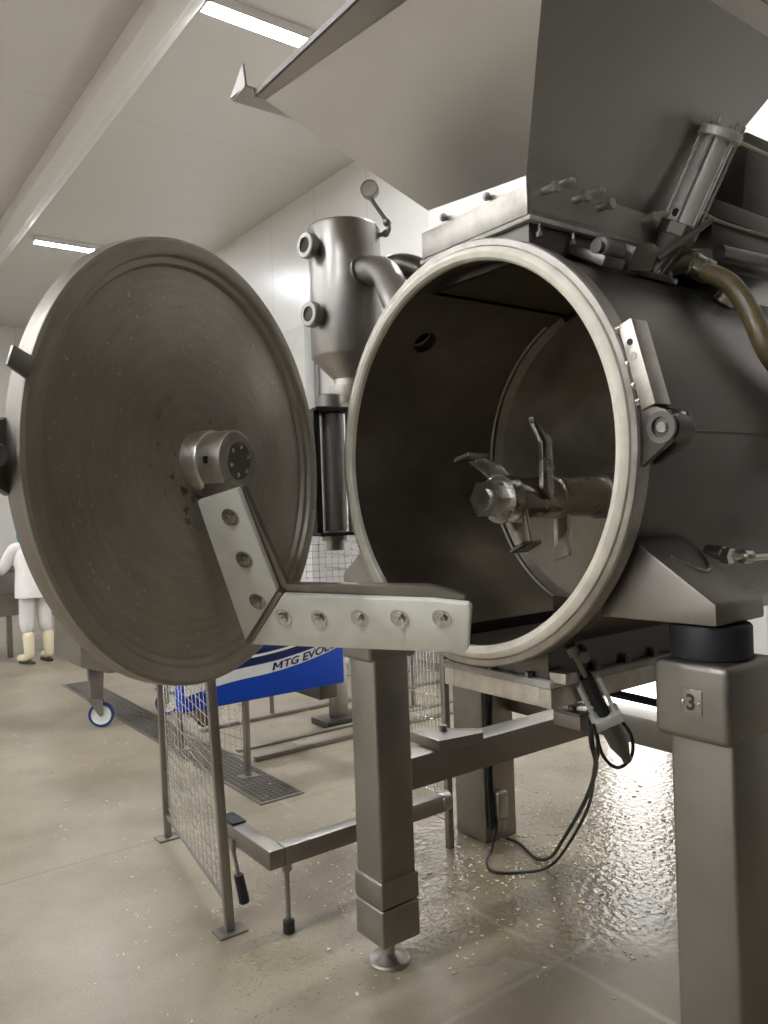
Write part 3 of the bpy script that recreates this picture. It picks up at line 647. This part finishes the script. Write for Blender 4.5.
MB().tube([(.38, .86, 2.64), (.43, .78, 2.655), (.47, .70, 2.62), (.48, .62, 2.54), (.46, .50, 2.39)], .05, 20, 6).build('rear_pipe', 'shell', tk)

# ------------------------------------------------------------------ discharge actuator, junction box and cables
act = thing('discharge_actuator', (.25, -.30, .98), 'slanted steel actuator with two bright guide rods under the drum mouth', 'actuator')
a1 = Vector((.145, -.275, 1.30)); a2 = Vector((.322, -.30, .985)); ad_ = (a2 - a1).normalized(); ax_, ay_ = frame_for(ad_)
sd = rt - ad_ * rt.dot(ad_); sd.normalize(); fd = ad_.cross(sd).normalized()
Lr = (a2 - a1).length
MB().cyl(a1 + ad_ * .10, a1 + ad_ * .24, .018, seg=20).build('piston_rod', 'rubber', act)
for s in (-1, 1):
    MB().obox(a1 + ad_ * .185 + sd * .030 * s, sd, fd, ad_, .012, .02, .14, .002).build('guide_rod', 'alu', act)
MB().obox(a1 + ad_ * .245, sd, fd, ad_, .085, .06, .03, .004).build('yoke', 'alu', act)
MB().cyl(a1 + ad_ * .26, a1 + ad_ * .335, .030, .028, seg=28).cyl(a1 + ad_ * .335, a1 + ad_ * .375, .028, .016, seg=28).cyl(a1 + ad_ * .372, a1 + ad_ * .40, .014, seg=16, bev=.003).build('actuator_body', 'dark', act)
MB().obox(a1 + ad_ * .055, sd, fd, ad_, .014, .02, .12, .002).obox(a1 + ad_ * .01, sd, fd, ad_, .03, .03, .03, .003).build('clevis', 'blast', act)
MB().cyl(a1 + ad_ * .03 + sd * .02 - fd * .02, a1 + ad_ * .03 + sd * .02 + fd * .03, .017, seg=16).build('pivot_pin', 'dark', act)
MB().obox((.14, -.25, 1.215), (1, 0, 0), (0, 1, 0), (0, 0, 1), .05, .06, .03, .003).build('pivot_block', 'scratched', act)

jx = thing('junction_box', (.43, -.03, .978), 'small grey junction box with a tangle of wires under the outlet frame', 'junction box')
MB().box(.40, .47, -.085, .025, .978, 1.024, .004).build('box_body', 'blast', jx)
MB().box(.40, .47, -.085, .025, 1.025, 1.031, .001).cyl((.43, -.03, 1.03), (.43, -.03, 1.129), .014).build('box_lid', 'dark', jx)
for k in range(6):
    a = random.uniform(0, 6.3)
    pts = [(.42 + .05 * math.cos(a + i * 1.3) * random.uniform(.5, 1.1), -.06 + .08 * math.sin(a + i * 1.3) * random.uniform(.5, 1), 1.06 + .012 * random.random()) for i in range(5)]
    MB().tube(pts, .004, 6, 5).build('wire', ('cable', 'bright', 'blast')[k % 3], jx)
cend = a1 + ad_ * .395
cables = [([(.27, -.23, 1.09), (.25, -.25, 1.01), (.46, -.09, .85), (.84, .28, .54), (1.10, .62, .22), (1.22, .80, .05), (1.22, .89, .010), (1.28, 1.06, .010), (1.26, 1.13, .02)], .008, 'thick black cable looping from the actuator to the floor under the drum'),
          ([(.29, -.21, 1.09), (.29, -.24, 1.0), (.49, -.06, .83), (.83, .25, .54), (1.06, .55, .24), (1.14, .74, .05), (1.06, .84, .010), (.975, .93, .010), (1.02, 1.02, .010), (1.12, 1.09, .012), (1.155, 1.10, .10)], .0065, 'second black cable lying in a loop on the wet floor by the pillar'),
          ([(.21, -.29, 1.08), (.235, -.30, .99), (.299, -.30, .942), (.362, -.30, .962), (.374, -.29, 1.02), (.35, -.26, 1.07)], .005, 'short black cable loop hanging under the actuator tip')]
for ps, r0, lb in cables: tag(MB().tube(ps, r0, 8, 8).build('cable', 'cable'), lb, 'cable')
tag(MB().tube([(.50, -.12, 1.09), (.56, -.20, 1.07), (.72, -.28, 1.02), (.95, -.30, .98), (1.30, -.35, .86), (1.40, -.40, .768)], .013, 8, 8).build('cable', 'cable'), 'black cable slung between the outlet frame and the stand beams', 'cable')

# ------------------------------------------------------------------ pillar with plug, black post
pil = thing('support_pillar', (1.27, 1.28, 0), 'broad grey steel pillar standing on the wet floor behind the drum stand', 'pillar')
MB().box(1.159, 1.38, 1.172, 1.392, 0, 1.9, .012, 3).build('pillar_body', 'blast', pil)
MB().tube([(1.175, 1.160, .75), (1.175, 1.160, .30), (1.18, 1.155, .08)], .010, 8).tube([(1.215, 1.160, .75), (1.20, 1.160, .42), (1.19, 1.155, .10)], .009, 8).build('pillar_cable', 'cable', pil)
MB().box(1.205, 1.275, 1.12, 1.172, .12, .26, .012, 3).cyl((1.24, 1.146, .06), (1.24, 1.146, .12), .022).build('socket', 'plate', pil)
# mesh panels
def mesh_panel(name, label, a, b_, z0, z1, nv, dz, group, posts=(True, True), lean=(None, None), post=.018, base=True):
    a, b_ = Vector(a), Vector(b_); t = thing(name, a, label, 'fence panel', group)
    d = (b_ - a).normalized(); nn = Vector((-d.y, d.x, 0))
    tops = [(lean[0] or Vector((0, 0, 0))), (lean[1] or Vector((0, 0, 0)))]
    def at(u, z): return a + (b_ - a) * u + (tops[0] * (1 - u) + tops[1] * u) * z + UP * z
    for k, (on, p) in enumerate(zip(posts, (a, b_))):
        if on:
            lv = tops[k]; zt = z1 + .03
            q = [p + d * i * post + nn * j * post for i, j in ((-1, -1), (1, -1), (1, 1), (-1, 1))]
            MB().prism([x + lv * .0 for x in q], UP * zt + lv * zt, .003).build('post', 'blast', t)
            if base: MB().box(p.x - .06, p.x + .06, p.y - .045, p.y + .045, 0, .010, .002).build('foot_plate', 'blast', t)
    w = MB()
    for i in range(1, nv): w.tube([at(i / nv, z0), at(i / nv, z1)], .0020, 5)
    z = z0
    while z <= z1: w.tube([at(0, z), at(1, z)], .0020, 5); z += dz
    w.build('wire_mesh', 'bright', t)
    for z in (z0, z1): MB().tube([at(0, z), at(1, z)], .010, 6).build('rail', 'blast', t)
    return t
mesh_panel('mesh_fence', 'wire mesh fence panel with two steel posts below the swung-open door', (-.183, 1.259, 0), (-.029, 2.324, 0), .12, 1.12, 15, .05, 'wire mesh fences', lean=(Vector((-.069, -.058, 0)), Vector((-.01, .01, 0))))
mesh_panel('mesh_fence', 'wire mesh fence panel on a thin post beside the floor drain', (.722, 2.895, 0), (.62, 3.75, 0), .12, 1.12, 13, .055, 'wire mesh fences')
mesh_panel('mesh_fence', 'short wire mesh fence panel between the front leg and the broad pillar', (1.0, 1.26, 0), (1.0, 1.80, 0), .14, 1.15, 20, .12, 'wire mesh fences', posts=(True, False), base=False, post=.016)
mesh_panel('mesh_fence', 'wire mesh fence panel seen in the gap between round door and drum', (1.55, 4.1, 0), (2.6, 3.55, 0), .3, 1.55, 22, .055, 'wire mesh fences')

# ------------------------------------------------------------------ low lift frame
lf = thing('low_lift_frame', (.3, 1.1, 0), 'low rectangular tube frame with a foot screw and black lever beside the front leg', 'frame')
MB().box(-.024, .82, 1.065, 1.135, .285, .362, .006).build('frame_bar', 'blast', lf)
MB().box(-.095, -.025, 1.065, 1.50, .285, .362, .006).build('frame_bar', 'blast', lf)
MB().box(-.09, -.025, 1.40, 1.53, .363, .37, .001).build('slide_pad', 'rubber', lf)
MB().cyl((.80, 1.10, .324), (.86, 1.10, .324), .046, seg=24, bev=.008).build('end_cap', 'tank', lf)
MB().cyl((.0, 1.10, .05), (.0, 1.10, .29), .010, seg=12).hexa((.0, 1.10, .25), (.0, 1.10, .286), .020).build('foot_screw', 'blast', lf)
MB().cyl((.0, 1.10, 0), (.0, 1.10, .055), .024, seg=20, bev=.005).build('foot_pad', 'rubber', lf)
lv0, lv1 = Vector((-.10, 1.40, .31)), Vector((-.065, 1.36, .04)); ld = (lv1 - lv0).normalized()
lv = MB().cyl(lv0, lv0 + ld * .16, .009, seg=12).obox(lv0 + ld * .02, (1, 0, 0), (0, 1, 0), (0, 0, 1), .02, .05, .05, .003).build('lever', 'blast', lf)
MB().cyl(lv0 + ld * .15, lv0 + ld * .275, .021, .023, seg=18, bev=.005).build('grip', 'rubber', lv)

# ------------------------------------------------------------------ drain
dr = thing('floor_drain', (.70, 5, 0), 'long dark steel floor drain grating set in the tan floor', 'drain')
MB().box(.56, .84, 2.41, 6.7, -.002, .002).build('channel', 'drain_bed', dr)
gr = MB()
y = 2.42
while y < 6.7: gr.box(.57, .83, y, y + .006, .002, .006); y += .04
for i in range(8): gr.box(.575 + i * .035, .580 + i * .035, 2.42, 6.7, .002, .0055)
gr.box(.555, .568, 2.405, 6.7, 0, .008).box(.832, .845, 2.405, 6.7, 0, .008).box(.555, .845, 2.40, 2.413, 0, .008)
gr.build('grating', 'blast', dr)

# floor rails behind
for y, h, lb in ((3.12, .035, 'low grey steel floor strip nearest the drain grating end'), (3.39, .02, 'low grey floor strip between two others behind the grating'), (4.05, .03, 'low grey floor strip farthest back under the blue tub')):
    tag(MB().box(.9, 3.6, y, y + .05, 0, h, .006).build('floor_strip', 'blast'), lb, 'floor strip', 'floor strips')

# ------------------------------------------------------------------ blue panelled machine
bt = thing('blue_machine', (.8, 2.9, 0), 'blue panelled low machine with a white swoosh and lettering beyond the fence', 'machine')
MB().box(.24, 1.39, 2.75, 2.86, .52, 1.06, .012).build('blue_cover', 'blue', bt)
def arc(x): # lower edge of the white swoosh
    u = (x - .70) / .69
    return .665 + .02 * u + .095 * u * abs(u)
def strip(f0, f1, xa, xb, y):
    w = MB(); k = 24; bm = w.bm; A = []; Bv = []
    for i in range(k + 1):
        x = xa + (xb - xa) * i / k; A.append(bm.verts.new((x, y, f0(x)))); Bv.append(bm.verts.new((x, y, f1(x))))
    for i in range(k): bm.faces.new((A[i], A[i + 1], Bv[i + 1], Bv[i]))
    ex = bmesh.ops.extrude_face_region(bm, geom=list(bm.faces)); bmesh.ops.translate(bm, verts=[v for v in ex['geom'] if isinstance(v, bmesh.types.BMVert)], vec=(0, .002, 0))
    bmesh.ops.recalc_face_normals(bm, faces=bm.faces); return w
strip(lambda x: arc(x), lambda x: arc(x) + .068, .26, 1.375, 2.7475).build('swoosh', 'print_white', bt)
strip(lambda x: arc(x) + .075, lambda x: arc(x) + .17, .26, 1.30, 2.7475).build('dark_swoosh', 'navy', bt)
strip(lambda x: arc(x) + .120, lambda x: arc(x) + .135, .26, 1.30, 2.7455).build('thin_swoosh', 'print_white', bt)
bm = text_bm('TG EVOLU', .066, .22, .0014, .0008)
for v in bm.verts: v.co.x += .058
ch_ = max(v.co.y for v in bm.verts)
for q in (((0, 0), (.011, 0), (.011, 1), (0, 1)), ((.041, 0), (.052, 0), (.052, 1), (.041, 1)), ((0, 1), (.012, 1), (.030, .25), (.022, .25)), ((.040, 1), (.052, 1), (.030, .25), (.022, .25))):
    fr_ = [bm.verts.new((x + y * ch_ * .22, y * ch_, .0008)) for x, y in q]; bm.faces.new(fr_)
w0 = max(v.co.x for v in bm.verts)
for v in bm.verts:
    x, y, z = v.co; X = .845 + x * (.50 / w0); s = (arc(X + .01) - arc(X - .01)) / .02
    v.co = Vector((X - s * y * .5, 2.7455 - z, arc(X) + .011 + y))
link('lettering', bm, 'navy', bt)
MB().box(1.22, 1.36, 2.80, 3.62, .42, .53, .006).build('under_frame', 'shell', bt)
MB().box(1.36, 1.95, 3.53, 3.61, .42, .51, .006).box(1.80, 1.92, 3.52, 3.62, .05, .45, .006).build('leg', 'blast', bt)
MB().box(1.68, 2.10, 3.46, 3.70, 0, .05, .006).build('base_plate', 'shell', bt)
MB().box(.40, .46, 2.78, 3.26, .42, .53, .004).build('under_frame', 'shell', bt)
MB().tube([(.45, 3.2, .42), (.52, 3.1, .44), (.60, 3.15, .36), (.56, 3.2, .30), (.48, 3.18, .40)], .012, 8, 6).box(.44, .56, 3.05, 3.2, .40, .52, .005).build('motor', 'rubber', bt)

# grey cabinet behind the gap
cbn = thing('control_cabinet', (3.0, 4.9, 0), 'pale grey control cabinet seen behind mesh between round door and drum', 'cabinet')
MB().box(2.9, 3.3, 4.35, 5.45, 0, 1.62, .01).build('cabinet_body', 'grey_box', cbn)
k = MB()
for z in (1.50, 1.36, 1.22, 1.08, .9): k.box(2.896, 2.902, 4.40, 5.40, z, z + .008)
k.build('louvre', 'plate', cbn)
k = MB()
for i in range(7): k.box(2.895, 2.901, 4.50 + i * .055, 4.50 + i * .055 + .04, 1.415, 1.445)
k.box(2.895, 2.901, 4.70, 4.78, 1.13, 1.155).build('faded_print', 'plate', cbn)

# ------------------------------------------------------------------ carts
def caster(t, x, y, r, ztop, yaw):
    d = Vector((math.cos(yaw), math.sin(yaw), 0)); a = Vector((-d.y, d.x, 0)); c = Vector((x, y, r))
    w = MB().lathe([(r * .78, -.02), (r * .97, -.02), (r, -.013), (r, .013), (r * .97, .02), (r * .78, .02)], c, a, 36, closed=True).build('tyre', 'wheel_blue', t)
    MB().lathe([(0, -.022), (r * .25, -.022), (r * .30, -.014), (r * .6, -.010), (r * .78, -.019), (r * .78, .019), (r * .6, .010), (r * .30, .014), (r * .25, .022), (0, .022)], c, a, 36).build('wheel', 'wheel_white', t)
    f = MB(); top = c + UP * (r + .02) - d * .035
    for s in (-1, 1): f.prism([c + a * .028 * s - d * .018, c + a * .028 * s + d * .018 , top + a * .028 * s + d * .055, top + a * .028 * s - d * .055], a * .004 * s)
    f.obox(top + UP * .006, d, a, UP, .12, .075, .012, .002).cyl(c - a * .035, c + a * .035, .012, seg=12)
    f.build('fork', 'blast', t)
    return top.z + .012, top
def bin_cart(name, label, x0, x1, y0, y1, zb, zt, cs, group, rr=.085):
    t = thing(name, ((x0 + x1) / 2, (y0 + y1) / 2, 0), label, 'cart', group)
    MB().prism([(x0, y0, zt), (x0, y0, zb + .08), (x0 + .22, y0, zb), (x1 - .22, y0, zb), (x1, y0, zb + .08), (x1, y0, zt)], (0, y1 - y0, 0), .012).build('tub', 'tank', t)
    MB().box(x0 - .03, x1 + .03, y0 - .03, y0 + .01, zt - .04, zt, .006).box(x0 - .03, x1 + .03, y1 - .01, y1 + .03, zt - .04, zt, .006).box(x0 - .03, x0 + .01, y0, y1, zt - .04, zt, .006).box(x1 - .01, x1 + .03, y0, y1, zt - .04, zt, .006).build('rim', 'blast', t)
    for x, y in cs:
        zz, top = caster(t, x, y, rr, 0, -.45)
        lx = min(max(top.x, x0 + .04), x1 - .04)
        MB().prism([(top.x - .045, top.y - .03, zz), (top.x + .045, top.y - .03, zz), (top.x + .065, top.y - .03, zb + .075), (top.x - .065, top.y - .03, zb + .075)], (0, .06, 0), .004).build('leg', 'blast', t)
    return t
bin_cart('tub_cart', 'grey steel tub cart on blue-tyred casters half hidden behind the round door', .20, 1.0, 4.68, 5.45, .44, 1.05, ((.38, 4.80), (.93, 4.80)), 'tub carts', .10)
bin_cart('tub_cart', 'grey steel tub cart far off beyond the person in white', 1.05, 1.75, 8.25, 9.4, .36, .9, ((1.2, 8.33), (1.62, 8.33), (1.27, 9.28), (1.62, 9.28)), 'tub carts', .075)

# ------------------------------------------------------------------ long work tub at the person
wt = thing('work_tub', (.15, 9.2, 0), 'long grey stainless steel work tub the person in white leans over', 'work tub')
MB().box(-.9, .60, 8.75, 9.75, .52, 1.10, .02).build('tub', 'tank', wt)
MB().box(-.93, .63, 8.72, 9.78, 1.06, 1.12, .02).build('rim', 'blast', wt)
MB().box(-.91, .605, 8.74, 9.76, .78, .80, .004).build('side_bead', 'blast', wt)
for x, y in ((-.8, 8.85), (.5, 8.85), (.5, 9.65), (-.8, 9.65)): MB().box(x - .03, x + .03, y - .03, y + .03, 0, .55, .004).build('leg', 'blast', wt)
MB().tube([(-.1, 9.7, 1.1), (-.1, 9.7, 1.85), (.15, 9.7, 1.85), (.55, 9.7, 1.62), (.55, 9.7, 1.1)], .025, 10).tube([(-.1, 9.7, 1.70), (.1, 9.7, 1.70), (.5, 9.7, 1.48)], .02, 8).build('guard_rail', 'blast', wt)

# ------------------------------------------------------------------ person
def skin_mesh(verts, edges, radii, root=0, sub=2):
    me = bpy.data.meshes.new('s'); me.from_pydata(verts, edges, []); o = bpy.data.objects.new('s', me); COL.objects.link(o)
    md = o.modifiers.new('k', 'SKIN'); md.use_smooth_shade = True
    sv = me.skin_vertices[0].data
    for i, r in enumerate(radii):
        sv[i].radius = (r, r) if not hasattr(r, '__len__') else r; sv[i].use_root = (i == root)
    sd_ = o.modifiers.new('s', 'SUBSURF'); sd_.levels = sub; sd_.render_levels = sub
    dg = bpy.context.evaluated_depsgraph_get(); bm = bmesh.new(); ev = o.evaluated_get(dg); m_ = ev.to_mesh(); bm.from_mesh(m_); ev.to_mesh_clear()
    bpy.data.objects.remove(o); bpy.data.meshes.remove(me); return bm
pb = Vector((.68, 8.27, 0))
# person's own axes: F forward (towards the tub), L to the person's left
F_ = Vector((-.26, .966, 0)); L_ = Vector((-.966, -.26, 0))
def pp(l, f, z): return tuple(pb + L_ * l + F_ * f + UP * z)
J = dict(pel=(0, 0, .93), ch=(0, .05, 1.18), sh=(0, .10, 1.345), nk=(-.01, .14, 1.39), hd=(-.025, .20, 1.455), ht=(-.03, .22, 1.55),
         lh=(.095, 0, .86), lk=(.10, .03, .48), la=(.105, -.02, .09), lt=(.12, .14, .035), rh=(-.095, 0, .86), rk=(-.11, .0, .48), ra=(-.13, -.03, .09), rt_=(-.15, .12, .035),
         ls=(.19, .10, 1.335), le=(.27, .20, 1.12), lw=(.22, .43, 1.08), lp=(.21, .50, 1.08), rs=(-.19, .10, 1.335), re=(-.27, .22, 1.13), rw=(-.20, .44, 1.08), rp=(-.19, .51, 1.08))
def build_skin(chain_edges, rad, name, mat, parent, sub=2, extra=()):
    ks = []
    for a, c in chain_edges:
        for k_ in (a, c):
            if k_ not in ks: ks.append(k_)
    vs = [pp(*J[k_]) for k_ in ks]; es = [(ks.index(a), ks.index(c)) for a, c in chain_edges]; rs = [rad[k_] for k_ in ks]
    bm = skin_mesh(vs, es, rs, 0, sub)
    return link(name, bm, mat, parent, 3)
# five fingers and a thumb per hand
for s, w_, p_ in ((1, 'lw', 'lp'), (-1, 'rw', 'rp')):
    pl_ = Vector(J[p_])
    for i, (dl, ln_) in enumerate(((.030, .062), (.011, .072), (-.009, .068), (-.028, .054))):
        k1, k2 = f'{p_}f{i}a', f'{p_}f{i}b'
        J[k1] = (pl_.x + dl, pl_.y + ln_ * .55, pl_.z - .012); J[k2] = (pl_.x + dl, pl_.y + ln_ * .9, pl_.z - .035)
    J[f'{p_}t1'] = (pl_.x - .040 * s, pl_.y - .005, pl_.z - .012); J[f'{p_}t2'] = (pl_.x - .050 * s, pl_.y + .03, pl_.z - .025)
E_ = [('pel', 'ch'), ('ch', 'sh'), ('sh', 'nk'), ('nk', 'hd'), ('hd', 'ht'), ('pel', 'lh'), ('lh', 'lk'), ('lk', 'la'), ('la', 'lt'), ('pel', 'rh'), ('rh', 'rk'), ('rk', 'ra'), ('ra', 'rt_'),
      ('sh', 'ls'), ('ls', 'le'), ('le', 'lw'), ('lw', 'lp'), ('sh', 'rs'), ('rs', 're'), ('re', 'rw'), ('rw', 'rp')]
for p_ in ('lp', 'rp'):
    for i in range(4): E_ += [(p_, f'{p_}f{i}a'), (f'{p_}f{i}a', f'{p_}f{i}b')]
    E_ += [(p_, f'{p_}t1'), (f'{p_}t1', f'{p_}t2')]
R_ = dict(pel=.125, ch=.125, sh=.10, nk=.055, hd=.088, ht=.06, lh=.085, lk=.05, la=.04, lt=.03, rh=.085, rk=.05, ra=.04, rt_=.03, ls=.055, le=.040, lw=.028, lp=.030, rs=.055, re=.040, rw=.028, rp=.030)
for k_ in J:
    if k_ not in R_: R_[k_] = .009
per = thing('person', pb, 'person in white coat, white trousers and cream boots leaning over the work tub', 'person')
build_skin(E_, R_, 'body', 'skin', per, 2)
J2 = dict(J)
ct = MB(); rows = []
for z, rx, ry, f in ((.775, .222, .178, .0), (.79, .224, .18, .0), (.95, .212, .175, .01), (1.10, .188, .16, .04), (1.25, .205, .15, .075), (1.335, .20, .125, .095), (1.375, .13, .10, .115), (1.40, .075, .075, .13)):
    rows.append([ct.bm.verts.new(Vector(pp(rx * math.cos(q) * (1 + .015 * math.sin(5 * q)), f + ry * math.sin(q), z))) for q in [2 * PI * i / 32 for i in range(32)]])
for A_, B_ in zip(rows, rows[1:]):
    for i in range(32): ct.bm.faces.new((A_[i], A_[(i + 1) % 32], B_[(i + 1) % 32], B_[i]))
ct.bm.faces.new(rows[0][::-1]); ct.bm.faces.new(rows[-1]); bmesh.ops.recalc_face_normals(ct.bm, faces=ct.bm.faces)
coat = ct.build('coat', 'cloth', per, .9)
for k_ in ('l', 'r'):
    MB().tube([pp(*(Vector(J[k_ + 's']) * .55 + Vector(J['sh']) * .45)), pp(*J[k_ + 's']), pp(*J[k_ + 'e']), pp(*(Vector(J[k_ + 'e']) * .5 + Vector(J[k_ + 'w']) * .5)), pp(*J[k_ + 'w'])], [.07] * 6 + [.068] * 6 + [.058] * 6 + [.05] * 6 + [.045], 16, 6).build('sleeve', 'cloth', coat, 2)
J.update(lc=(.10, .0, .33), rc=(-.12, -.02, .33), wst=(0, 0, .90))
build_skin([('wst', 'lh'), ('lh', 'lk'), ('lk', 'lc'), ('wst', 'rh'), ('rh', 'rk'), ('rk', 'rc')], dict(wst=.085, lh=.098, lk=.085, lc=.080, rh=.098, rk=.085, rc=.080), 'trousers', 'trouser', per)
for s, k_, a_, t_ in ((1, 'lb', 'la', 'lt'), (-1, 'rb', 'ra', 'rt_')):
    l = J[a_][0]
    J.update({k_: (J[a_][0], J[a_][1] + .01, .38), k_ + 'm': (J[a_][0], J[a_][1], .22), k_ + 'h': (J[a_][0], J[a_][1] - .01, .075), k_ + 't': (J[t_][0], J[t_][1], .055), k_ + 'e': (J[t_][0] + .01 * s, J[t_][1] + .06, .05)})
    bo_ = build_skin([(k_, k_ + 'm'), (k_ + 'm', k_ + 'h'), (k_ + 'h', k_ + 't'), (k_ + 't', k_ + 'e')], {k_: .072, k_ + 'm': .064, k_ + 'h': .06, k_ + 't': .05, k_ + 'e': .04}, 'boot', 'boot', per)
    c = Vector(pp(J[a_][0], J[a_][1] + .06, 0))
    fwd = (Vector(pp(*J[t_])) - Vector(pp(*J[a_]))); fwd.z = 0; fwd.normalize(); sdv = Vector((-fwd.y, fwd.x, 0))
    pts = [c + fwd * (.15 * math.cos(q) + .0) + sdv * (.052 * math.sin(q)) for q in [2 * PI * i / 20 for i in range(20)]]
    MB().prism(pts, (0, 0, .022), .003).build('boot_sole', 'sole', bo_)
hc = Vector(pp(-.03, .20, 1.49))
MB().ball(hc - F_ * .012, .122, (1, 1, 1.05)).build('hair_cover', 'cap', per)
MB().tube([hc - F_ * .02 + UP * .01, hc - F_ * .06 - UP * .12, hc - F_ * .075 - UP * .19], [.11, .085, .055], 16).build('hair_cover', 'cap', per)
fc = hc + F_ * .112 - UP * .03
MB().ball(fc + F_ * .004, .016, (1, 1, 1.6)).build('nose', 'skin', per)

# ------------------------------------------------------------------ debris
def scatter(name, mat, label, n_, fn, smin, smax):
    bm = bmesh.new()
    for _ in range(n_):
        x, y = fn(); s = random.uniform(smin, smax); a = random.uniform(0, PI); d = Vector((math.cos(a), math.sin(a), 0)) * s; e = Vector((-math.sin(a), math.cos(a), 0)) * s * random.uniform(.25, .6); h = s * random.uniform(.15, .4)
        c = Vector((x, y, .0005)); P = [c + d, c + e * 1.1, c - d, c - e]
        A = [bm.verts.new(p) for p in P]; Bq = [bm.verts.new(p * 1.0 + UP * h * random.uniform(.7, 1.2)) for p in P]
        bm.faces.new(Bq)
        for i in range(4): bm.faces.new((A[i], A[(i + 1) % 4], Bq[(i + 1) % 4], Bq[i]))
    bmesh.ops.recalc_face_normals(bm, faces=bm.faces)
    o = link(name, bm, mat, None); tag(o, label, 'debris', None, 'stuff'); return o
def g2(cx, cy, sx, sy): return lambda: (random.gauss(cx, sx), random.gauss(cy, sy))
scatter('food_scraps', 'chip', 'pale food scraps strewn on the wet floor under the drum', 900, g2(1.35, .85, .5, .35), .004, .013)
scatter('floor_crumbs', 'chip', 'pale crumbs strewn on the floor around the drain', 420, lambda: (random.uniform(-.6, 2.6), random.uniform(2.2, 6.2)), .005, .014)
scatter('green_crumbs', 'green', 'greenish crumbs on the floor in front of the low frame', 600, g2(-.15, .90, .12, .13), .002, .006)
scatter('tan_crumbs', 'chip', 'tan crumbs on the floor between low frame and drain', 300, g2(.25, 1.65, .35, .35), .003, .009)
scatter('tiny_crumbs', 'chip', 'tiny tan specks on the dry floor before the fence', 160, lambda: (random.uniform(-1.4, .4), random.uniform(.0, 4.0)), .002, .007)

# ------------------------------------------------------------------ world and view
w = bpy.data.worlds.new('world'); S.world = w; w.use_nodes = True
w.node_tree.nodes['Background'].inputs[0].default_value = (.02, .02, .02, 1)
S.view_settings.view_transform = 'Standard'; S.view_settings.look = 'None'; S.view_settings.gamma = 1; S.view_settings.use_curve_mapping = False
S.view_settings.exposure = 0.0
S.cycles.use_denoising = True
S.cycles.max_bounces = 10; S.cycles.diffuse_bounces = 6; S.cycles.glossy_bounces = 6
